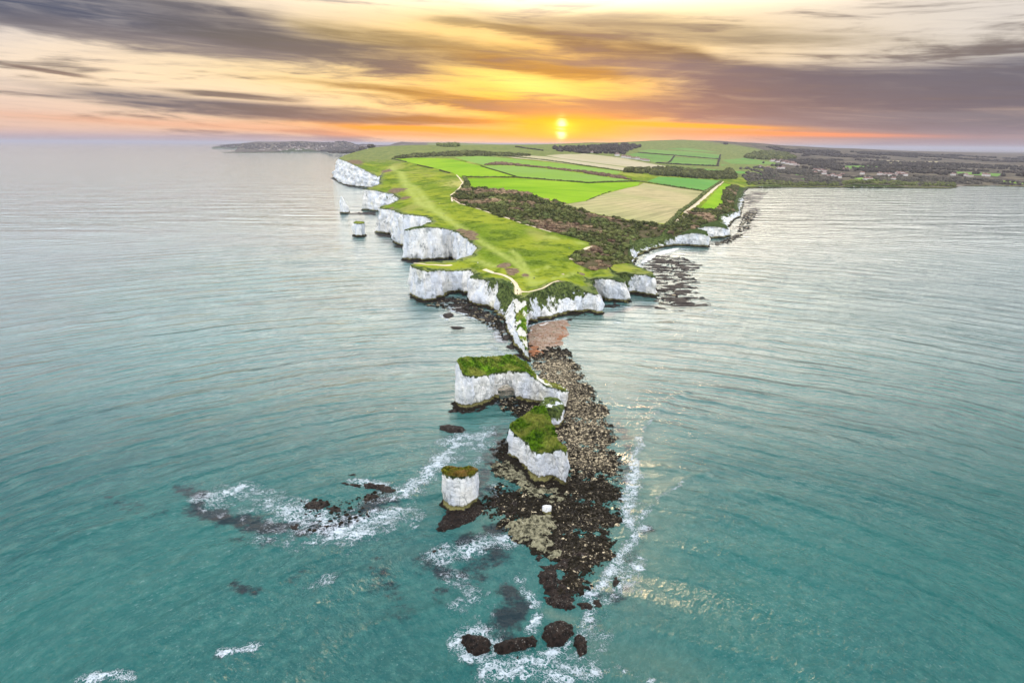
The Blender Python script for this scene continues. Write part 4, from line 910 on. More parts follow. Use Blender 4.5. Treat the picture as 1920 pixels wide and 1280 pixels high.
S1 = stack('round_stack', 'lone squat chalk pillar with a mossy cap on a dark plinth', 'sea stack', [
  ('f', 830, 884, 832, 950), ('f', 838, 889, 841, 957), ('f', 850, 892, 856, 961), ('f', 865, 893, 871, 961), ('f', 880, 891, 884, 955), ('f', 890, 887, 894, 949), ('f', 897, 881, 899, 942),
  ('b', 896, 879, 214), ('b', 885, 878.5, 216), ('b', 868, 878, 216.5), ('b', 850, 877, 216), ('b', 836, 877, 215), ('b', 831, 879, 212)],
  TURF_Y, amp=.45, tufts=2200, bumpz=.3, jitter=.35, skirt=.5, fl=.3)
S4 = stack('green_stack', 'small weathered stack draped in green plants behind the wedge', 'sea stack', [
  ('f', 1018, 762, 1030, 800, .6), ('f', 1030, 764, 1040, 806, .55), ('f', 1042, 770, 1050, 806, .7), ('f', 1052, 768, 1058, 800, .45), ('b', 1056, 755, 286, .5), ('b', 1046, 746, 290, .5), ('b', 1032, 743, 291, .5), ('b', 1020, 746, 290, .5), ('b', 1012, 755, 288, .4)],
  CHALK, amp=.9, bumpz=1.0, skirt=.6, name_top='crown', crown_veg=.6)
S5 = stack('stump', 'stubby little chalk stump standing on the pale ledge', 'rock stump', [
  ('f', 1016, 949, 1017, 966), ('f', 1024, 951, 1025, 968), ('f', 1034, 950, 1032, 966), ('b', 1033, 947, 206), ('b', 1025, 946, 206.6), ('b', 1017, 947, 206)],
  CHALK_DRY, amp=.2, seg=.4, bumpz=.15, jitter=.15, skirt=.4, turf=0, name_top='crown', fl=.6, face_mat=CHALK_DRY)
S6 = stack('rock_fin', 'narrow knife-edged chalk ridge joining the headland to the beach', 'rock ridge', [
  ('b', 962, 556, 478, .3), ('f', 963, 562, 943, 600, .1), ('f', 966, 577, 945, 611), ('f', 967, 592, 947, 622), ('f', 968, 606, 954, 634), ('f', 969, 620, 962, 646), ('f', 975, 635, 970, 657), ('f', 984, 647, 979, 668), ('f', 987, 653, 986, 676, .2), ('f', 990, 660, 992, 679, .3),
  ('b', 989, 650, 392, .1), ('b', 988, 636, 402, .1), ('b', 987.5, 620, 412, .1), ('b', 988, 604, 422, .3), ('b', 988, 588, 432, .3), ('b', 987, 572, 445, .5), ('b', 984, 560, 470, .5)],
  TURF, amp=1.3, seg=1.1, tufts=900, bumpz=1.6, jitter=1.0, skirt=.9, bald=lambda P: np.clip(.42 + .9 * fbm(xy0(P, .09, 6), 3) + .6 * smooth(430, 460, P[:, 1]), 0, 1))
S7 = stack('spire_stack', 'slender pointed chalk spire offshore of the far cliffs', 'sea stack', [
  ('f', 639.2, 367.5, 638, 400), ('f', 641.5, 371, 643, 401), ('f', 645, 378, 650, 401), ('f', 651, 387, 655, 400), ('b', 653, 388, 1275), ('b', 646, 378, 1277), ('b', 640.5, 368, 1277)],
  CHALK, amp=1.4, seg=1.6, bumpz=.2, jitter=.6, turf=0, fl=.12, name_top='crown', grid=2.0)
S8 = stack('squat_stack', 'squat block-shaped stack with green top beside the far cliffs', 'sea stack', [
  ('f', 663, 418, 662.5, 443, .15), ('f', 670, 419, 670, 445, .3), ('f', 678, 419, 678, 445, .1), ('f', 683, 418, 683, 443, .1), ('b', 682.5, 416, 942, .5), ('b', 673, 415, 946, .5), ('b', 665, 415.5, 942, .5)],
  TURF, amp=1.4, seg=1.4, bumpz=.6, jitter=.7, fl=.14, grid=1.6, tufts=200)

# ------------------------------------------------------------------ rocks and ledges from outlines on the water
def reef(name, L, mtl, h, rim, res=.8, rough=1.0, nsc=.22, label=None, cat=None, kind=None, sink=.35, parent=None, stretch=None, group=None, ragged=.0):
    pl = pz(L); lo, hi = pl[:, :2].min(0) - 3, pl[:, :2].max(0) + 3
    gx, gy = np.meshgrid(np.arange(lo[0], hi[0], res), np.arange(lo[1], hi[1], res)); sh = gx.shape
    P = np.stack([gx.ravel(), gy.ravel(), np.zeros(gx.size)], 1)
    P[:, :2] += rng.uniform(-.25, .25, (len(P), 2)) * res
    d = sdf(P, pl)
    q = xy0(P, nsc)
    if stretch:
        ca, sa = math.cos(stretch[0]), math.sin(stretch[0]); a_ = P[:, 0] * ca + P[:, 1] * sa; b_ = P[:, 1] * ca - P[:, 0] * sa
        q[:, 0] = a_ * nsc / stretch[1]; q[:, 1] = b_ * nsc
    nz = fbm(q, 5, .55); ed = fbm(xy0(P, nsc * 1.5, 40), 3)
    dd = d + ed * ragged
    P[:, 2] = h * (1 - np.exp(-np.maximum(dd, 0) / rim)) + np.minimum(dd, 0) * .5 + nz * rough - sink
    keep = (P[:, 2] > -1.0) | (d > -1.5)
    i = (np.arange(sh[0] - 1)[:, None] * sh[1] + np.arange(sh[1] - 1)[None]).ravel()
    f = np.stack([i, i + 1, i + sh[1] + 1, i + sh[1]], 1); f = f[(P[f][:, :, 2] > -.8).any(1)]
    if not len(f): return None
    idx, inv = np.unique(f, return_inverse=True); f = inv.reshape(f.shape); P = P[idx]
    loc = None
    if kind is None and parent is None: loc = np.array([pl[:, 0].mean(), pl[:, 1].mean(), 0.0])
    o = obj(name, P, f, [mtl], parent=parent, loc=loc)
    tag(o, label, cat, group, kind); return o
RUB = [(988, 648), (1040, 645), (1066, 655), (1085, 680), (1103, 715), (1122, 740), (1142, 765), (1150, 800), (1162, 850), (1170, 920), (1166, 985), (1152, 1040), (1128, 1080), (1105, 1108), (1070, 1125),
       (1030, 1105), (1030, 1050), (1002, 1040), (985, 1025), (955, 1005), (930, 985), (912, 955), (925, 935), (950, 925), (955, 900), (915, 885), (925, 860), (945, 830), (960, 790), (955, 765), (985, 745), (1000, 715), (1000, 690), (985, 670)]
platform = reef('rock_platform', RUB, WEED2, .75, 3.5, res=1.0, rough=.45, nsc=.25, kind='structure', ragged=2.0)
reef('wave_cut_ledge', [(1005, 1025), (1060, 1010), (1120, 1040), (1112, 1090), (1085, 1120), (1070, 1145), (1040, 1130), (1015, 1108), (1010, 1070)], WEED, .55, 2.0, res=.7, rough=.75, nsc=.3, kind='structure', ragged=2.0)
reef('pale_ledge', [(945, 978), (965, 970), (1000, 966), (1030, 962), (1048, 975), (1048, 990), (1035, 1005), (1040, 1030), (1060, 1040), (1035, 1052), (1010, 1035), (985, 1018), (955, 1005)], PALE, 2.1, 2.5, res=.55, rough=1.1, nsc=.3, kind='structure', ragged=1.5)
reef('wave_cut_ledge', [(915, 870), (960, 862), (985, 880), (1000, 905), (1050, 915), (1068, 925), (1066, 948), (1035, 945), (1000, 935), (970, 925), (955, 900), (925, 885)], PALE, 1.0, 1.2, res=.6, rough=.9, nsc=.35, kind='structure', ragged=1.2)
reef('wave_cut_ledge', [(905, 935), (935, 905), (950, 925), (990, 935), (1050, 948), (1048, 970), (990, 970), (945, 985), (915, 975), (895, 960)], WEED, .35, 2.5, res=.6, rough=1.0, nsc=.3, kind='structure', ragged=2.5)
reef('wave_cut_ledge', [(930, 745), (985, 742), (1012, 765), (1005, 775), (975, 770), (950, 772), (932, 765)], WEED, .4, 2.5, res=.7, rough=.9, nsc=.3, kind='structure', ragged=2.0)
reef('wave_cut_ledge', [(843, 765), (870, 770), (900, 766), (930, 750), (932, 757), (905, 771), (868, 776), (840, 772)], WEED, .8, 1.2, res=.6, rough=.7, nsc=.3, kind='structure', ragged=1.0)
reef('wave_cut_ledge', [(932, 830), (950, 815), (955, 850), (945, 870), (922, 872), (920, 850)], WEED, .3, 2.0, res=.6, rough=.9, nsc=.3, kind='structure', ragged=2)
# tidal reefs round the right of the headland, under the left cliffs and under the neck
for L, h, rg, ns in [([(1225, 478), (1275, 483), (1318, 498), (1290, 512), (1305, 530), (1300, 545), (1312, 560), (1300, 574), (1270, 582), (1230, 580), (1228, 530), (1205, 500)], .48, 1.5, .12),
                 ([(1298, 555), (1322, 560), (1332, 572), (1310, 578)], .3, .6, .2), ([(1200, 495), (1230, 480), (1240, 500), (1215, 510)], .3, .8, .15),
                 ([(1335, 455), (1372, 442), (1400, 436), (1380, 452), (1345, 462)], .4, .9, .12), ([(1368, 430), (1400, 418), (1425, 425), (1392, 434)], .3, .8, .1), ([(1392, 400), (1415, 385), (1428, 400), (1412, 418), (1388, 415)], .4, .9, .08),
                 ([(1393, 368), (1412, 358), (1440, 362), (1415, 385), (1394, 390)], .4, .9, .06)]:
    reef('tidal_reef', L, WEED, h, 3, res=1.3 if L[0][1] > 440 else 2.2, rough=rg, nsc=ns, kind='structure', ragged=8, stretch=(0.1, 1.8), sink=.3)
for L in [[(772, 560), (800, 572), (830, 560), (850, 555), (880, 562), (905, 580), (940, 595), (935, 612), (895, 600), (860, 588), (840, 570), (800, 576)],
          [(935, 600), (955, 625), (975, 655), (990, 680), (975, 676), (955, 660), (940, 635), (928, 605)],
          [(753, 487), (800, 492), (860, 487), (868, 492), (800, 498), (752, 492)], [(703, 437), (740, 440), (742, 447), (705, 444)], [(738, 458), (758, 463), (756, 468), (738, 463)],
          [(640, 401), (680, 398), (706, 396), (705, 404), (680, 402)], [(624, 334), (660, 350), (690, 354), (688, 356), (650, 350), (618, 334)],
          [(1126, 576), (1150, 568), (1165, 572), (1150, 580)], [(1060, 596), (1100, 588), (1124, 590), (1100, 594), (1064, 600)]]:
    reef('shore_ledge', L, WEED, .8, 2.5, res=1.0 if L[0][1] > 480 else 2.4, rough=.9, nsc=.2, kind='structure', ragged=3)
# beach under the neck
reef('beach', [(988, 615), (1005, 606), (1055, 598), (1068, 600), (1064, 625), (1055, 645), (1040, 655), (1010, 665), (988, 668)], SHINGLE, 1.1, 6, res=1.4, rough=.15, nsc=.05, kind='structure', ragged=2, sink=.1)
reef('weed_drift', [(1045, 610), (1062, 604), (1062, 628), (1052, 645), (1030, 650), (1035, 635), (1050, 628)], WEEDSAND, 1.2, 5, res=1.2, rough=.2, nsc=.1, kind='structure', ragged=3, sink=.1)
reef('weed_drift', [(990, 645), (1012, 650), (1022, 660), (1005, 675), (990, 668)], WEEDSAND, 1.25, 4, res=1.0, rough=.25, nsc=.15, kind='structure', ragged=2.5, sink=.1)
reef('chalk_shingle', [(990, 618), (1020, 606), (1052, 600), (1040, 606), (1010, 616), (992, 630)], CHALKSAND, 1.5, 4, res=1.2, rough=.2, nsc=.1, kind='structure', ragged=2, sink=.1)
reef('chalk_shingle', [(1200, 492), (1215, 480), (1245, 469), (1275, 464), (1270, 469), (1235, 479), (1212, 492)], CHALKSAND, 1.2, 5, res=1.6, rough=.2, nsc=.1, kind='structure', ragged=2, sink=.1)

# separate weedy rocks: each is a thing
plinth = reef('plinth_rock', [(836, 950), (828, 968), (815, 991), (820, 997), (834, 996), (868, 984), (890, 975), (912, 964), (913, 952), (900, 942), (880, 936), (850, 940)], WEED, 1.5, 1.8, res=.45, rough=.45, nsc=.35,
     label='black weedy rock plinth under the lone round pillar', cat='rock', ragged=.6)
for L, h, lb in [
  ([(865, 1192), (880, 1189), (905, 1192), (921, 1200), (920, 1218), (903, 1228), (893, 1229), (878, 1222), (868, 1208)], 2.2, 'wide black rock awash with foam, leftmost of the outer four'),
  ([(927, 1208), (945, 1200), (985, 1193), (1004, 1190), (1007, 1200), (1003, 1209), (970, 1220), (945, 1228), (930, 1226), (926, 1216)], 2.0, 'long flat black rock lying sideways between the outer rocks'),
  ([(1018, 1178), (1030, 1168), (1050, 1165), (1065, 1166), (1077, 1176), (1076, 1190), (1060, 1202), (1045, 1212), (1028, 1208), (1016, 1192)], 2.4, 'biggest rounded black rock of the outer four'),
  ([(1078, 1190), (1092, 1188), (1099, 1200), (1101, 1218), (1096, 1230), (1086, 1231), (1082, 1215), (1075, 1205)], 1.9, 'narrow upright black rock, rightmost of the outer four'),
  ([(966, 1228), (974, 1226), (978, 1234), (972, 1240), (966, 1236)], .9, 'small dark rock in the foam below the long flat rock'),
  ([(886, 1250), (894, 1248), (900, 1256), (898, 1264), (890, 1262)], .6, 'small submerged-looking rock nearest the bottom edge'),
  ([(1008, 1075), (1022, 1066), (1045, 1068), (1048, 1080), (1044, 1105), (1028, 1108), (1012, 1095), (1006, 1084)], 1.9, 'smooth brown rock slab at the left of the reef tip'),
  ([(1020, 1118), (1040, 1118), (1070, 1128), (1078, 1138), (1062, 1144), (1040, 1140), (1025, 1128)], 1.2, 'jagged dark rock strip below the reef tip'),
  ([(1082, 1130), (1100, 1128), (1112, 1134), (1108, 1142), (1090, 1142)], .9, 'flat rock beside the foam under the reef tip'),
  ([(1147, 1082), (1158, 1080), (1164, 1090), (1160, 1100), (1150, 1100), (1145, 1092)], 1.1, 'lone knobbly rock in the surf right of the reef'),
  ([(1114, 1124), (1122, 1122), (1128, 1132), (1122, 1138), (1114, 1136)], .9, 'round small rock beside the rightmost foam streak'),
  ([(808, 1030), (825, 1026), (846, 1024), (844, 1030), (826, 1034), (812, 1042), (806, 1040)], .9, 'thin tilted rock in the foam left of the reef'),
  ([(822, 799), (840, 796), (866, 800), (872, 804), (868, 810), (845, 810), (825, 805)], 1.3, 'long dark rock in open water left of the arched stack'),
  ([(620, 905), (645, 904), (678, 908), (676, 913), (640, 912)], 1.0, 'long low black rock at the left end of the offshore reef'),
  ([(680, 906), (695, 904), (712, 910), (708, 916), (686, 914)], .9, 'short black rock following the long low offshore rock'),
  ([(650, 889), (665, 887), (680, 890), (675, 894), (655, 893)], .7, 'thin black rock farthest back on the offshore reef'),
  ([(570, 945), (585, 938), (605, 936), (618, 942), (606, 952), (588, 956), (572, 955)], .7, 'brown weedy rock mound amid the offshore foam'),
  ([(612, 950), (632, 948), (650, 958), (644, 966), (622, 962)], .5, 'brown rock right beside the weedy mound offshore'),
  ([(540, 985), (556, 980), (572, 986), (568, 996), (548, 996)], .5, 'dark rock showing in the middle of the offshore foam'),
  ([(586, 984), (606, 980), (622, 984), (612, 992), (592, 994)], .5, 'dark rock near the front edge of the offshore foam'),
  ([(700, 905), (725, 908), (742, 918), (735, 926), (715, 918)], .4, 'low rock at the right end of the offshore reef'),
  ([(690, 925), (716, 925), (722, 935), (690, 950), (668, 950), (680, 935)], .45, 'flat brown ledge rock behind the breaking foam'),
  ([(844, 612), (860, 612), (872, 614), (862, 617), (850, 617)], .9, 'small dark rock alone in the bay left of the neck'),
  ([(830, 590), (845, 586), (852, 590), (842, 598), (834, 597)], 1.4, 'pale-topped boulder below the left cliffs'),
  ([(905, 868), (935, 866), (950, 866), (948, 873), (920, 874), (907, 872)], .9, 'low dark rock spit left of the wedge stack')]:
    reef('weedy_rock', L, WEED, h, 1.4 if L[0][1] > 1000 else 1.0, res=.4 if L[0][1] > 840 else .7, rough=.35 * (1 if h > 1.5 else .8), nsc=.5, label=lb, cat='rock', ragged=.5, sink=.2)

# ------------------------------------------------------------------ boulders
def ico(sub=0):
    t_ = (1 + 5 ** .5) / 2
    v = np.array([(-1, t_, 0), (1, t_, 0), (-1, -t_, 0), (1, -t_, 0), (0, -1, t_), (0, 1, t_), (0, -1, -t_), (0, 1, -t_), (t_, 0, -1), (t_, 0, 1), (-t_, 0, -1), (-t_, 0, 1)], float)
    f = [(0, 11, 5), (0, 5, 1), (0, 1, 7), (0, 7, 10), (0, 10, 11), (1, 5, 9), (5, 11, 4), (11, 10, 2), (10, 7, 6), (7, 1, 8), (3, 9, 4), (3, 4, 2), (3, 2, 6), (3, 6, 8), (3, 8, 9), (4, 9, 5), (2, 4, 11), (6, 2, 10), (8, 6, 7), (9, 8, 1)]
    v = list(v / np.linalg.norm(v[0]))
    for _ in range(sub):
        c = {}; nf = []
        def mid(a, b):
            k = (min(a, b), max(a, b))
            if k not in c: q = v[a] + v[b]; v.append(q / np.linalg.norm(q)); c[k] = len(v) - 1
            return c[k]
        for a, b, d in f:
            ab, bd, da = mid(a, b), mid(b, d), mid(d, a); nf += [(a, ab, da), (b, bd, ab), (d, da, bd), (ab, bd, da)]
        f = nf
    return np.array(v), np.array(f)
I0, I0F = ico(0); I1, I1F = ico(1); I2, I2F = ico(2)
def scatter(poly, n, dens=None):
    lo, hi = poly[:, :2].min(0), poly[:, :2].max(0); out = []
    while sum(map(len, out)) < n:
        q = rng.uniform(lo, hi, (n * 2, 2)); q = q[in_poly(q, poly)]
        if dens is not None: q = q[rng.random(len(q)) < dens(q)]
        out.append(q)
    return np.concatenate(out)[:n]
def palef(q):                             # share of bare chalk among the boulders: high inshore, low to the seaward rim
    P = np.concatenate([q, np.zeros((len(q), 1))], 1)
    a = stroke(P, [(1040, 690), (1060, 740), (1090, 800), (1095, 860)], 44, .62) + stroke(P, [(1030, 680), (1050, 710)], 22, .35)
    return np.clip(a * 1.15 + .05 + .15 * fbm(xy0(P, .06), 3), .03, .92)
RP = pz(RUB)
q = scatter(RP, 42000)
pl_ = palef(q)
sz = rng.lognormal(-1.42, .48, len(q)).clip(.12, .95)
def multi(q, sz, zf, pale, base, faces, sqz=.6):
    n = len(q); k = len(base)
    sc = sz[:, None] * rng.uniform(.65, 1.3, (n, 3)); sc[:, 2] *= sqz
    an = rng.uniform(0, 6.28, n); V = base[None] * (1 + rng.normal(0, .13, (n, k, 1))) * sc[:, None]
    c, s = np.cos(an)[:, None], np.sin(an)[:, None]
    X = V[..., 0] * c - V[..., 1] * s; Yy = V[..., 0] * s + V[..., 1] * c
    P = np.stack([X + q[:, 0:1], Yy + q[:, 1:2], V[..., 2] + zf[:, None]], -1).reshape(-1, 3)
    Fa = (faces[None] + (np.arange(n) * k)[:, None, None]).reshape(-1, 3)
    return P, Fa, np.repeat(pale, k)
def ground_rub(q):
    P = np.concatenate([q, np.zeros((len(q), 1))], 1); d = sdf(P, RP) + fbm(xy0(P, .375, 40), 3) * 2
    return .75 * (1 - np.exp(-np.maximum(d, 0) / 3.5)) + np.minimum(d, 0) * .5 + fbm(xy0(P, .25), 5, .55) * .45 - .35
pale = (rng.random(len(q)) < pl_).astype(float) * rng.uniform(.55, 1, len(q))
pale = np.where(pale == 0, rng.uniform(0, .12, len(q)), pale)
zf = ground_rub(q)
order = np.argsort(-sz); big, rest = order[:300], order[300:]
P, Fa, pa = multi(q[rest], sz[rest], zf[rest], pale[rest], I0, I0F)
tag(obj('rubble', P, Fa, [RUBBLE], dict(pale=pa), smooth_=False), 'black and cream rubble strewn over the rock platform', kind='stuff')
protos = []
for k in range(10):
    V = I1 * (1 + rng.normal(0, .1, (len(I1), 1))) * np.array([1.1, .85, .65])
    protos.append(mesh_data('boulder', V, I1F, [RUBBLE], dict(pale=np.full(len(V), .05 if k % 2 else .85)), smooth_=False))
for i_, b_ in enumerate(big):
    dark = pale[b_] < .3
    o = bpy.data.objects.new('boulder', protos[int(rng.integers(0, 5)) * 2 + (1 if dark else 0)]); COL.objects.link(o)
    o.location = (q[b_, 0], q[b_, 1], zf[b_] + .1); o.scale = (sz[b_],) * 3; o.rotation_euler = (0, 0, rng.uniform(0, 6.28))
    tag(o, 'dark weed-covered boulder on the rock platform beside the stacks' if dark else 'bare cream chalk boulder on the rock platform beside the stacks', 'boulder', 'dark boulders on the platform' if dark else 'pale boulders on the platform')
# small rocks under the cliffs and on the tidal reefs
def shore_scatter(L, n, palek, s0, dz=0.0):
    qq = scatter(pz(L), n); z_ = rng.uniform(-.2, .5, n) + dz; s_ = rng.lognormal(s0, .4, n).clip(.25, 2.2)
    pp = np.where(rng.random(n) < palek, rng.uniform(.5, .9, n), rng.uniform(0, .12, n))
    return multi(qq, s_, z_, pp, I0, I0F, .55)
acc = [shore_scatter(*a) for a in [
  ([(905, 935), (935, 905), (1000, 935), (1050, 948), (1048, 970), (945, 985), (895, 960)], 700, .12, -.9),
  ([(925, 870), (945, 820), (960, 860), (940, 900)], 260, .08, -.9), ([(935, 748), (985, 745), (1005, 770), (940, 770)], 320, .25, -.7),
  ([(850, 565), (900, 578), (940, 598), (945, 640), (930, 620), (880, 590)], 420, .2, -.3), ([(795, 572), (850, 558), (880, 566), (850, 582)], 180, .15, -.3),
  ([(1228, 482), (1290, 490), (1298, 570), (1235, 576)], 260, .1, -.4), ([(992, 612), (1055, 602), (1058, 640), (1000, 660)], 260, .95, -1.3, .75),
  ([(1380, 440), (1395, 400), (1420, 395), (1405, 430)], 260, .3, .2), ([(1340, 458), (1372, 444), (1395, 438), (1370, 455)], 200, .2, .0),
  ([(560, 935), (640, 940), (720, 920), (700, 970), (580, 1000)], 160, .0, -.9)]]
off = 0; PP, FF, AA = [], [], []
for P, Fa, a in acc: PP.append(P); FF.append(Fa + off); AA.append(a); off += len(P)
tag(obj('shore_rubble', np.concatenate(PP), np.concatenate(FF), [RUBBLE], dict(pale=np.concatenate(AA)), smooth_=False), 'loose stones at the foot of the cliffs', kind='stuff')

# ------------------------------------------------------------------ bushes, hedges, woods
def bush_mesh(name, mt, r=1.0, cards=150, sq=.75, seed=0, core=I1, coref=I1F):
    g_ = np.random.default_rng(seed)
    V = core * (1 + g_.normal(0, .12, (len(core), 1))) * .82; V[:, 2] *= sq; V[:, 2] += sq * .55
    d = g_.normal(size=(cards, 3)); d /= np.linalg.norm(d, axis=1)[:, None]; d[:, 2] = np.abs(d[:, 2]) * .9 - .1
    lump = 1 + .22 * np.sin(d[:, 0] * 5 + seed) * np.cos(d[:, 1] * 4.3 + seed)
    c = d * (lump * g_.uniform(.78, 1.06, cards))[:, None]; c[:, 2] = c[:, 2] * sq + sq * .55
    a = g_.normal(size=(cards, 3)); a -= d * (a * d).sum(1)[:, None] * .6; a /= np.linalg.norm(a, axis=1)[:, None]
    b = np.cross(d + g_.normal(0, .4, d.shape), a); b /= np.linalg.norm(b, axis=1)[:, None]
    s = g_.uniform(.10, .24, cards)[:, None]
    q4 = np.stack([c - a * s, c - b * s * .8, c + a * s, c + b * s * .8], 1).reshape(-1, 3)
    t1 = np.arange(cards)[:, None] * 4 + np.array([[0, 1, 2]]); t2 = np.arange(cards)[:, None] * 4 + np.array([[0, 2, 3]])
    Fq = np.concatenate([coref, np.concatenate([t1, t2]) + len(V)])
    return np.concatenate([V, q4]) * r, Fq
bm = [mesh_data('bush', *bush_mesh('b', LEAF_D, 1.0, 150, .75, k), [LEAF_D], smooth_=False) for k in range(6)]
bb = [mesh_data('bramble', *bush_mesh('b', LEAF_B, 1.0, 120, .5, k + 20), [LEAF_B], smooth_=False) for k in range(3)]
scr = np.array(fields[-1][3]); scr_uv = uv(scr)
def scat_uv(poly_uv, n, dmax):
    """even scatter on the ground inside a polygon"""
    Ys = np.exp(poly_uv[:, 1]); X_ = poly_uv[:, 0] / US * Ys; poly = np.stack([X_, Ys], 1); return scatter(poly, n)
sc2 = scatter(scr[:, :2], 2400)
# thin out so crowns do not stack
keep = []; cell = {}
for i in range(len(sc2)):
    k = (int(sc2[i, 0] // 5.5), int(sc2[i, 1] // 5.5))
    if k in cell: continue
    cell[k] = 1; keep.append(i)
sc2 = sc2[keep]
sP = np.concatenate([sc2, np.zeros((len(sc2), 1))], 1); sP[:, 2] = zland(sP)
bram = fbm(xy0(sP, .012, 3), 3) + np.where(line_dist(sP, np.array([on_land(a, b) for a, b in [(875, 358), (930, 362), (985, 366)]])) < 28, .8, 0) > .22
rad = rng.uniform(1.8, 5.6, len(sP)) * (1 + .25 * fbm(xy0(sP, .02, 9), 2))
order = np.argsort(sP[:, 1] / rad)
nb = 0; rest = []
for i in order:
    if nb < 290:
        ms = bb if bram[i] else bm
        o = bpy.data.objects.new('bramble_thicket' if bram[i] else 'bush', ms[int(rng.integers(0, len(ms)))]); COL.objects.link(o)
        o.location = sP[i] - (0, 0, .3); o.scale = (rad[i], rad[i] * rng.uniform(.8, 1.2), rad[i] * rng.uniform(.55, .85)); o.rotation_euler = (0, 0, rng.uniform(0, 6.28))
        near_path = sP[i][1] < 640; by_right = sP[i][0] / sP[i][1] > .17
        where = 'in the rounded thicket nearest the headland tip' if near_path else ('above the right-hand chalk cliffs' if by_right else 'in the long scrub behind the open grass')
        if bram[i]: tag(o, 'brown bramble thicket ' + where, 'thicket', 'bramble thickets in the clifftop scrub')
        else: tag(o, 'dark green bush ' + where, 'bush', 'dark bushes in the clifftop scrub')
        nb += 1
    else: rest.append(i)
def clump_stuff(name, P, R, mt, label, cards=14, sq=.8, base=None, lo=I0, lof=I0F):
    vs, fs = [], []; off = 0
    pr = [bush_mesh('x', mt, 1.0, cards, sq, 50 + k, lo, lof) for k in range(8)]
    for i, (p, r) in enumerate(zip(P, R)):
        v, f = pr[i % 8]; a = rng.uniform(0, 6.28); c, s = math.cos(a), math.sin(a)
        q = np.stack([v[:, 0] * c - v[:, 1] * s, v[:, 0] * s + v[:, 1] * c, v[:, 2]], 1) * r + p
        vs.append(q); fs.append(f + off); off += len(v)
    return tag(obj(name, np.concatenate(vs), np.concatenate(fs), [mt], smooth_=False), label, kind='stuff')
rest = np.array(rest)
clump_stuff('scrub_canopy', sP[rest][~bram[rest]], rad[rest][~bram[rest]], LEAF_D, 'dark scrub canopy running along the cliffs and fields', 36, .75)
clump_stuff('bramble_canopy', sP[rest][bram[rest]], rad[rest][bram[rest]], LEAF_B, 'brown bramble and bracken between the dark scrub', 30, .45)

hedges = [
 (Z6([(100, 240), (430, 243), (650, 260), (870, 277), (1020, 270), (1190, 267)]), 5, 3.5, 'long dark hedge along the top of the bright pasture'),
 (Z6([(205, 172), (300, 200), (430, 240)]), 3.5, 2.5, 'thin slanting hedge left of the pale lime field'),
 (Z6([(1190, 268), (1400, 300), (1590, 329)]), 5, 4, 'dark hedge between the mint field and the stubble'),
 (Z6([(1372, 532), (1480, 432), (1600, 332), (1700, 262)]), 8, 4, 'thick straight hedge beside the pale coast track'),
 (Z6([(98, 238), (112, 262), (128, 285)]), 7, 3, 'short dark hedge linking the broken hedge to the scrub'),
 ([(783, 310), (797, 313), (811, 316)], 5, 3, 'first dark length of the broken clifftop hedge'),
 ([(825, 320), (834, 323), (843, 325)], 5, 3, 'second dark length of the broken clifftop hedge'),
 ([(735, 298), (748, 301), (762, 304)], 6, 4, 'dark hedge end nearest the far cliff edge'),
 (Z6([(340, 108), (600, 134), (880, 174), (1080, 203)]), 5, 4, 'hedge under the dull brown stubble strip'),
 (Z6([(1180, 88), (1400, 104), (1690, 128)]), 7, 5, 'hedge across the green hill fields'),
 (Z6([(1405, 108), (1370, 150)]), 6, 5, 'short cross hedge dividing the hill fields'),
 (Z6([(1290, 152), (1480, 164), (1680, 172)]), 8, 6, 'lower hedge of the green hill fields'),
 (Z6([(1690, 100), (1672, 168)]), 7, 5, 'cross hedge at the right of the hill fields'),
 (Z6([(420, 52), (480, 62), (590, 76)]), 7, 6, 'slanting hedge on the skyline down'),
 (Z6([(1010, 328), (930, 357), (862, 386)]), 2.5, 1.5, 'sparse low hedge dotting the edge of the stubble field'),
 (Z6([(1360, 176), (1480, 190), (1700, 212)]), 9, 8, 'dark treeline hedge across the valley fields')]
for L, w, h, lb in hedges:
    r = densify(np.array([on_land(a, b) for a, b in L]), w * .55); vs, fs = [], []; off = 0
    for i, p in enumerate(r):
        if w < 3 and rng.random() < .6: continue
        v, f = bush_mesh('h', None, 1, 26, .8, i % 12 + 70, I0, I0F); p = p.copy(); p[:2] += rng.normal(0, w * .1, 2); p[2] = zland(p[None])[0]
        vs.append(v * np.array([w * .5, w * .5, h * .75]) * rng.uniform(.7, 1.25) + p); fs.append(f + off); off += len(v)
    c = r.mean(0)
    tag(obj('hedge', np.concatenate(vs), np.concatenate(fs), [LEAF_D if c[1] < 2500 else LEAF_W], smooth_=False, loc=c), lb, 'hedge')

def wood(name, L, n, r0, r1, label, mt=LEAF_W, sq=.9, cards=8, gap=None):
    poly = np.array([on_land(a, b) for a, b in L])
    dn = None if gap is None else (lambda q: (fbm(np.stack([q[:, 0] / gap, q[:, 1] / gap / 2.2, q[:, 0] * 0], 1), 3) > -.02).astype(float))
    q = scatter(poly[:, :2], n, dn); P = np.concatenate([q, np.zeros((n, 1))], 1); P[:, 2] = zland(P) - 1
    clump_stuff(name, P, rng.uniform(r0, r1, n), mt, label, cards, sq)
wood('belt_wood', Z6([(1090, 203), (1180, 196), (1300, 195), (1400, 200), (1560, 208), (1700, 222), (1740, 200), (1790, 215), (1780, 250), (1700, 256), (1560, 248), (1310, 232), (1240, 222), (1100, 214)]), 420, 7, 13, 'dark belt of trees beyond the mint field', LEAF_D)
wood('strip_wood', Z6([(250, 152), (340, 150), (500, 168), (700, 190), (860, 205), (1060, 232), (1140, 258), (960, 234), (780, 206), (560, 180), (340, 164), (220, 166)]), 330, 4, 7, 'brown scrub strip between the pale lime fields', LEAF_B, .6)
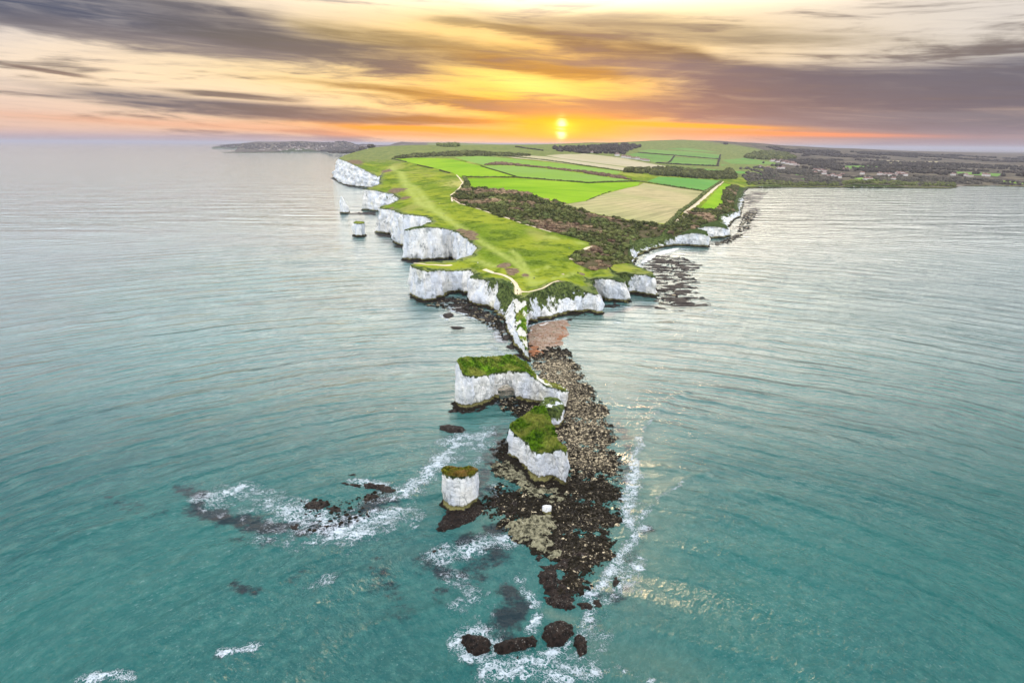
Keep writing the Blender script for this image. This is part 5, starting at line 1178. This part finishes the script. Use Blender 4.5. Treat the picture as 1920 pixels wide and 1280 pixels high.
wood('down_wood', [(737, 296), (770, 292), (830, 287), (870, 285), (920, 287), (975, 290), (1000, 292), (960, 294), (880, 293), (800, 294.5), (750, 298)], 420, 6, 11, 'dark scrub belt along the foot of the down', LEAF_D, .7)
wood('skyline_wood', [(820, 273.4), (842, 273.0), (862, 274.2), (855, 276), (830, 275.4)], 40, 9, 15, 'dark copse near the skyline of the down', LEAF_D)
wood('hill_wood', Z6([(650, 62), (800, 55), (960, 45), (1100, 40), (1200, 50), (1120, 78), (1090, 100), (960, 96), (800, 90), (680, 84)]), 380, 8, 15, 'brown woodland behind the hill bungalows', LEAF_W)
wood('knoll_wood', [(1395, 293), (1420, 287), (1450, 286), (1478, 291), (1490, 298), (1470, 301), (1430, 300), (1400, 298)], 330, 12, 20, 'dark wooded knoll left of the village', LEAF_D)
wood('valley_wood', [(1380, 318), (1420, 314), (1500, 318), (1560, 326), (1600, 333), (1700, 329), (1790, 335), (1860, 338), (1960, 345), (1960, 348), (1800, 346), (1790, 350), (1700, 348.5), (1580, 348), (1480, 347.5), (1410, 347), (1395, 335)], 1500, 4, 8.5, 'bare grey-brown trees lining the bay', LEAF_W, gap=90)
wood('heath_wood', [(1420, 305), (1500, 300), (1600, 300), (1750, 306), (1960, 316), (1960, 336), (1800, 330), (1650, 324), (1560, 320), (1450, 312)], 1500, 6, 12, 'dark winter woodland spreading behind the village', LEAF_W, gap=200)
wood('far_wood', [(1330, 270), (1420, 274), (1500, 281), (1600, 285), (1750, 290), (1960, 296), (1960, 306), (1750, 300), (1600, 296), (1500, 293), (1440, 284), (1380, 279)], 1500, 10, 24, 'far dark woods fading under the hills', LEAF_W, .5, 4, gap=420)
wood('shore_wood', [(1400, 343), (1480, 342.5), (1580, 342.5), (1700, 343), (1790, 345), (1790, 350.5), (1700, 349), (1580, 348.6), (1480, 348.2), (1405, 348)], 700, 4, 8, 'dark strip of trees along the low shore of the bay', LEAF_D)
wood('headland_wood', [(405, 275), (440, 271), (520, 270), (600, 269), (700, 271), (700, 278), (600, 280), (520, 281), (470, 280), (430, 278)], 700, 16, 28, 'dark woods on the distant headland', LEAF_W, .6, 4)

# ------------------------------------------------------------------ houses
def house_mesh(w, d, h, rf):
    V = np.array([(-w, -d, 0), (w, -d, 0), (w, d, 0), (-w, d, 0), (-w, -d, h), (w, -d, h), (w, d, h), (-w, d, h),
                  (-w * 1.04, -d * 1.08, h - .2), (w * 1.04, -d * 1.08, h - .2), (w * 1.04, d * 1.08, h - .2), (-w * 1.04, d * 1.08, h - .2), (-w * .98, 0, h + rf), (w * .98, 0, h + rf),
                  (-w * .5, -.6, h), (-w * .5 + 1.2, -.6, h), (-w * .5 + 1.2, .6, h), (-w * .5, .6, h), (-w * .5, -.6, h + rf + 1), (-w * .5 + 1.2, -.6, h + rf + 1), (-w * .5 + 1.2, .6, h + rf + 1), (-w * .5, .6, h + rf + 1)], float)
    Fh = [(0, 1, 5, 4), (1, 2, 6, 5), (2, 3, 7, 6), (3, 0, 4, 7), (8, 9, 13, 12), (10, 11, 12, 13), (9, 10, 13), (11, 8, 12), (8, 11, 10, 9),
          (14, 15, 19, 18), (15, 16, 20, 19), (16, 17, 21, 20), (17, 14, 18, 21), (18, 19, 20, 21)]
    mi = [0] * 4 + [1] * 5 + [0] * 5
    return mesh_data('house', V, Fh, [WALLM, ROOFM], mi=mi, smooth_=False)
hm = [house_mesh(7, 4, 5.2, 3), house_mesh(10, 4.5, 3.2, 2.4), house_mesh(6, 5, 6, 3.5)]
def houses(L, label, group, k=1.0, first=5.9):
    for a, b in L:
        o = bpy.data.objects.new('house', hm[int(rng.integers(0, 3))]); COL.objects.link(o); o.location = on_land(a, b, first=first)
        o.rotation_euler = (0, 0, rng.uniform(-.5, .5)); o.scale = (k, k, k); tag(o, label, 'house', group)
houses([(1600 + rng.uniform(0, 100), 333 + rng.uniform(-6, 6)) for _ in range(10)] + [(1528, 320.5), (1533, 321), (1540, 322), (1546, 323), (1553, 331), (1561, 330), (1570, 331), (1579, 330), (1545, 327), (1538, 325), (1528, 326), (1574, 334), (1583, 320), (1588, 319), (1660, 329), (1668, 330), (1676, 330), (1683, 326), (1690, 325), (1787, 329), (1810, 330), (1818, 331), (1845, 330), (1852, 331)],
       'white walled village house among bare trees by the bay', 'village houses by the bay', 1.15)
houses([(1447, 303), (1452, 302.5), (1458, 304.5), (1464, 303), (1470, 303), (1474, 305), (1480, 306), (1486, 307), (1490, 309), (1468, 306.5), (1476, 308), (1484, 309.5), (1493, 310.5)],
       'pale house of the hillside village below the wooded knoll', 'houses under the knoll', 1.3)
houses([(1425, 315), (1432, 316), (1440, 316.5), (1460, 317), (1468, 316.5)], 'low red roofed building right of the valley fields', 'valley farm buildings', 1.2)
houses([(1102, 286.5), (1113, 287), (1157, 293), (1169, 296), (1178, 297.5), (1188, 298.5), (1195, 299.5), (1206, 301), (1211, 302)], 'white bungalow in the row above the pale straw field', 'bungalows on the down', 1.4)
houses([(480 + rng.uniform(0, 215), 273 + rng.uniform(0, 9.5)) for _ in range(80)], 'tiny white house of the distant seaside town', 'houses of the distant town', 1.5, first=8.75)

# ------------------------------------------------------------------ walkers
def person_mesh(top):
    # one continuous body: rings up legs, hips, chest, neck and head, arms hanging from the shoulders
    V, Fp, mi = [], [], []
    def tube(rows, m, k=8):
        b = len(V)
        for (x, y, z, rx, ry) in rows:
            for i in range(k): a = 2 * math.pi * i / k; V.append((x + rx * math.cos(a), y + ry * math.sin(a), z))
        for r in range(len(rows) - 1):
            for i in range(k): j = (i + 1) % k; Fp.append((b + r * k + i, b + r * k + j, b + (r + 1) * k + j, b + (r + 1) * k + i)); mi.append(m)
    for s in (-1, 1): tube([(s * .1, .06 * s, 0, .06, .12), (s * .1, .04 * s, .08, .05, .06), (s * .1, .03 * s, .45, .07, .08), (s * .1, 0, .86, .10, .11)], 1)
    tube([(0, 0, .82, .19, .13), (0, 0, 1.05, .17, .12), (0, 0, 1.35, .22, .13), (0, 0, 1.45, .12, .09), (0, 0, 1.50, .06, .06)], 0)
    tube([(0, 0, 1.48, .055, .055), (0, 0, 1.55, .08, .09), (0, .01, 1.65, .09, .10), (0, 0, 1.74, .06, .07), (0, 0, 1.77, .01, .01)], 2)
    for s in (-1, 1): tube([(s * .22, 0, 1.42, .06, .06), (s * .27, 0, 1.12, .045, .05), (s * .29, .06, .82, .035, .04), (s * .29, .08, .74, .03, .045)], 0)
    return mesh_data('person', V, Fp, [top, PANTS, SKIN], mi=mi)
PANTS = flat('trousers', (0.04, 0.045, 0.06, 1)); SKIN = flat('skin', (0.50, 0.32, 0.24, 1))
for (a, b), col, lb in [((999.7, 523.5), (.04, .04, .06), 'person in dark clothes standing on the headland grass, left of two'), ((1002.3, 523.5), (.03, .05, .08), 'person in dark clothes standing on the headland grass, right of two'),
     ((970, 546.5), (.08, .06, .05), 'person on the bare chalk at the end of the path'), ((970.5, 553), (.03, .03, .04), 'person in black nearest the tip of the headland'), ((1067, 467), (.1, .2, .4), 'person in blue out on the open grass'),
     ((1115, 463.5), (.5, .15, .1), 'person in red at the thicket path'), ((906.6, 418), (.05, .05, .1), 'lone walker in dark blue on the long grass'), ((832.5, 405), (.3, .1, .05), 'walker in brown on the cliff track'),
     ((824, 383), (.7, .7, .7), 'walker in white beside the worn track'), ((896, 495), (.75, .75, .75), 'walker in pale clothes near the left path'), ((959, 533), (.7, .7, .65), 'walker in a white top left of the main path')]:
    m = flat('coat', col + (1,)); o = bpy.data.objects.new('person', person_mesh(m)); COL.objects.link(o); o.location = on_land(a, b); o.location.z += .05; o.rotation_euler = (0, 0, rng.uniform(0, 6)); tag(o, lb, 'person')

# ------------------------------------------------------------------ haze: the air over the whole view
hz = bpy.data.materials.new('air'); hz.use_nodes = True; ht = NT(hz.node_tree); ht.n.clear()
vol = ht.n.new('ShaderNodeVolumePrincipled'); vol.inputs['Color'].default_value = (0.42, 0.43, 0.52, 1); vol.inputs['Density'].default_value = 3.8e-5
vol.inputs['Anisotropy'].default_value = 0.1
ho = ht.n.new('ShaderNodeOutputMaterial'); ht.l.new(vol.outputs[0], ho.inputs['Volume'])
a_, b_, c0, c1 = 95000, 115000, -8.0, 190.0
Vb = [(-a_, -4000, c0), (a_, -4000, c0), (a_, b_, c0), (-a_, b_, c0), (-a_, -4000, c1), (a_, -4000, c1), (a_, b_, c1), (-a_, b_, c1)]
Fb = [(0, 3, 2, 1), (4, 5, 6, 7), (0, 1, 5, 4), (1, 2, 6, 5), (2, 3, 7, 6), (3, 0, 4, 7)]
tag(obj('haze', Vb, Fb, [hz], smooth_=False), kind='stuff')
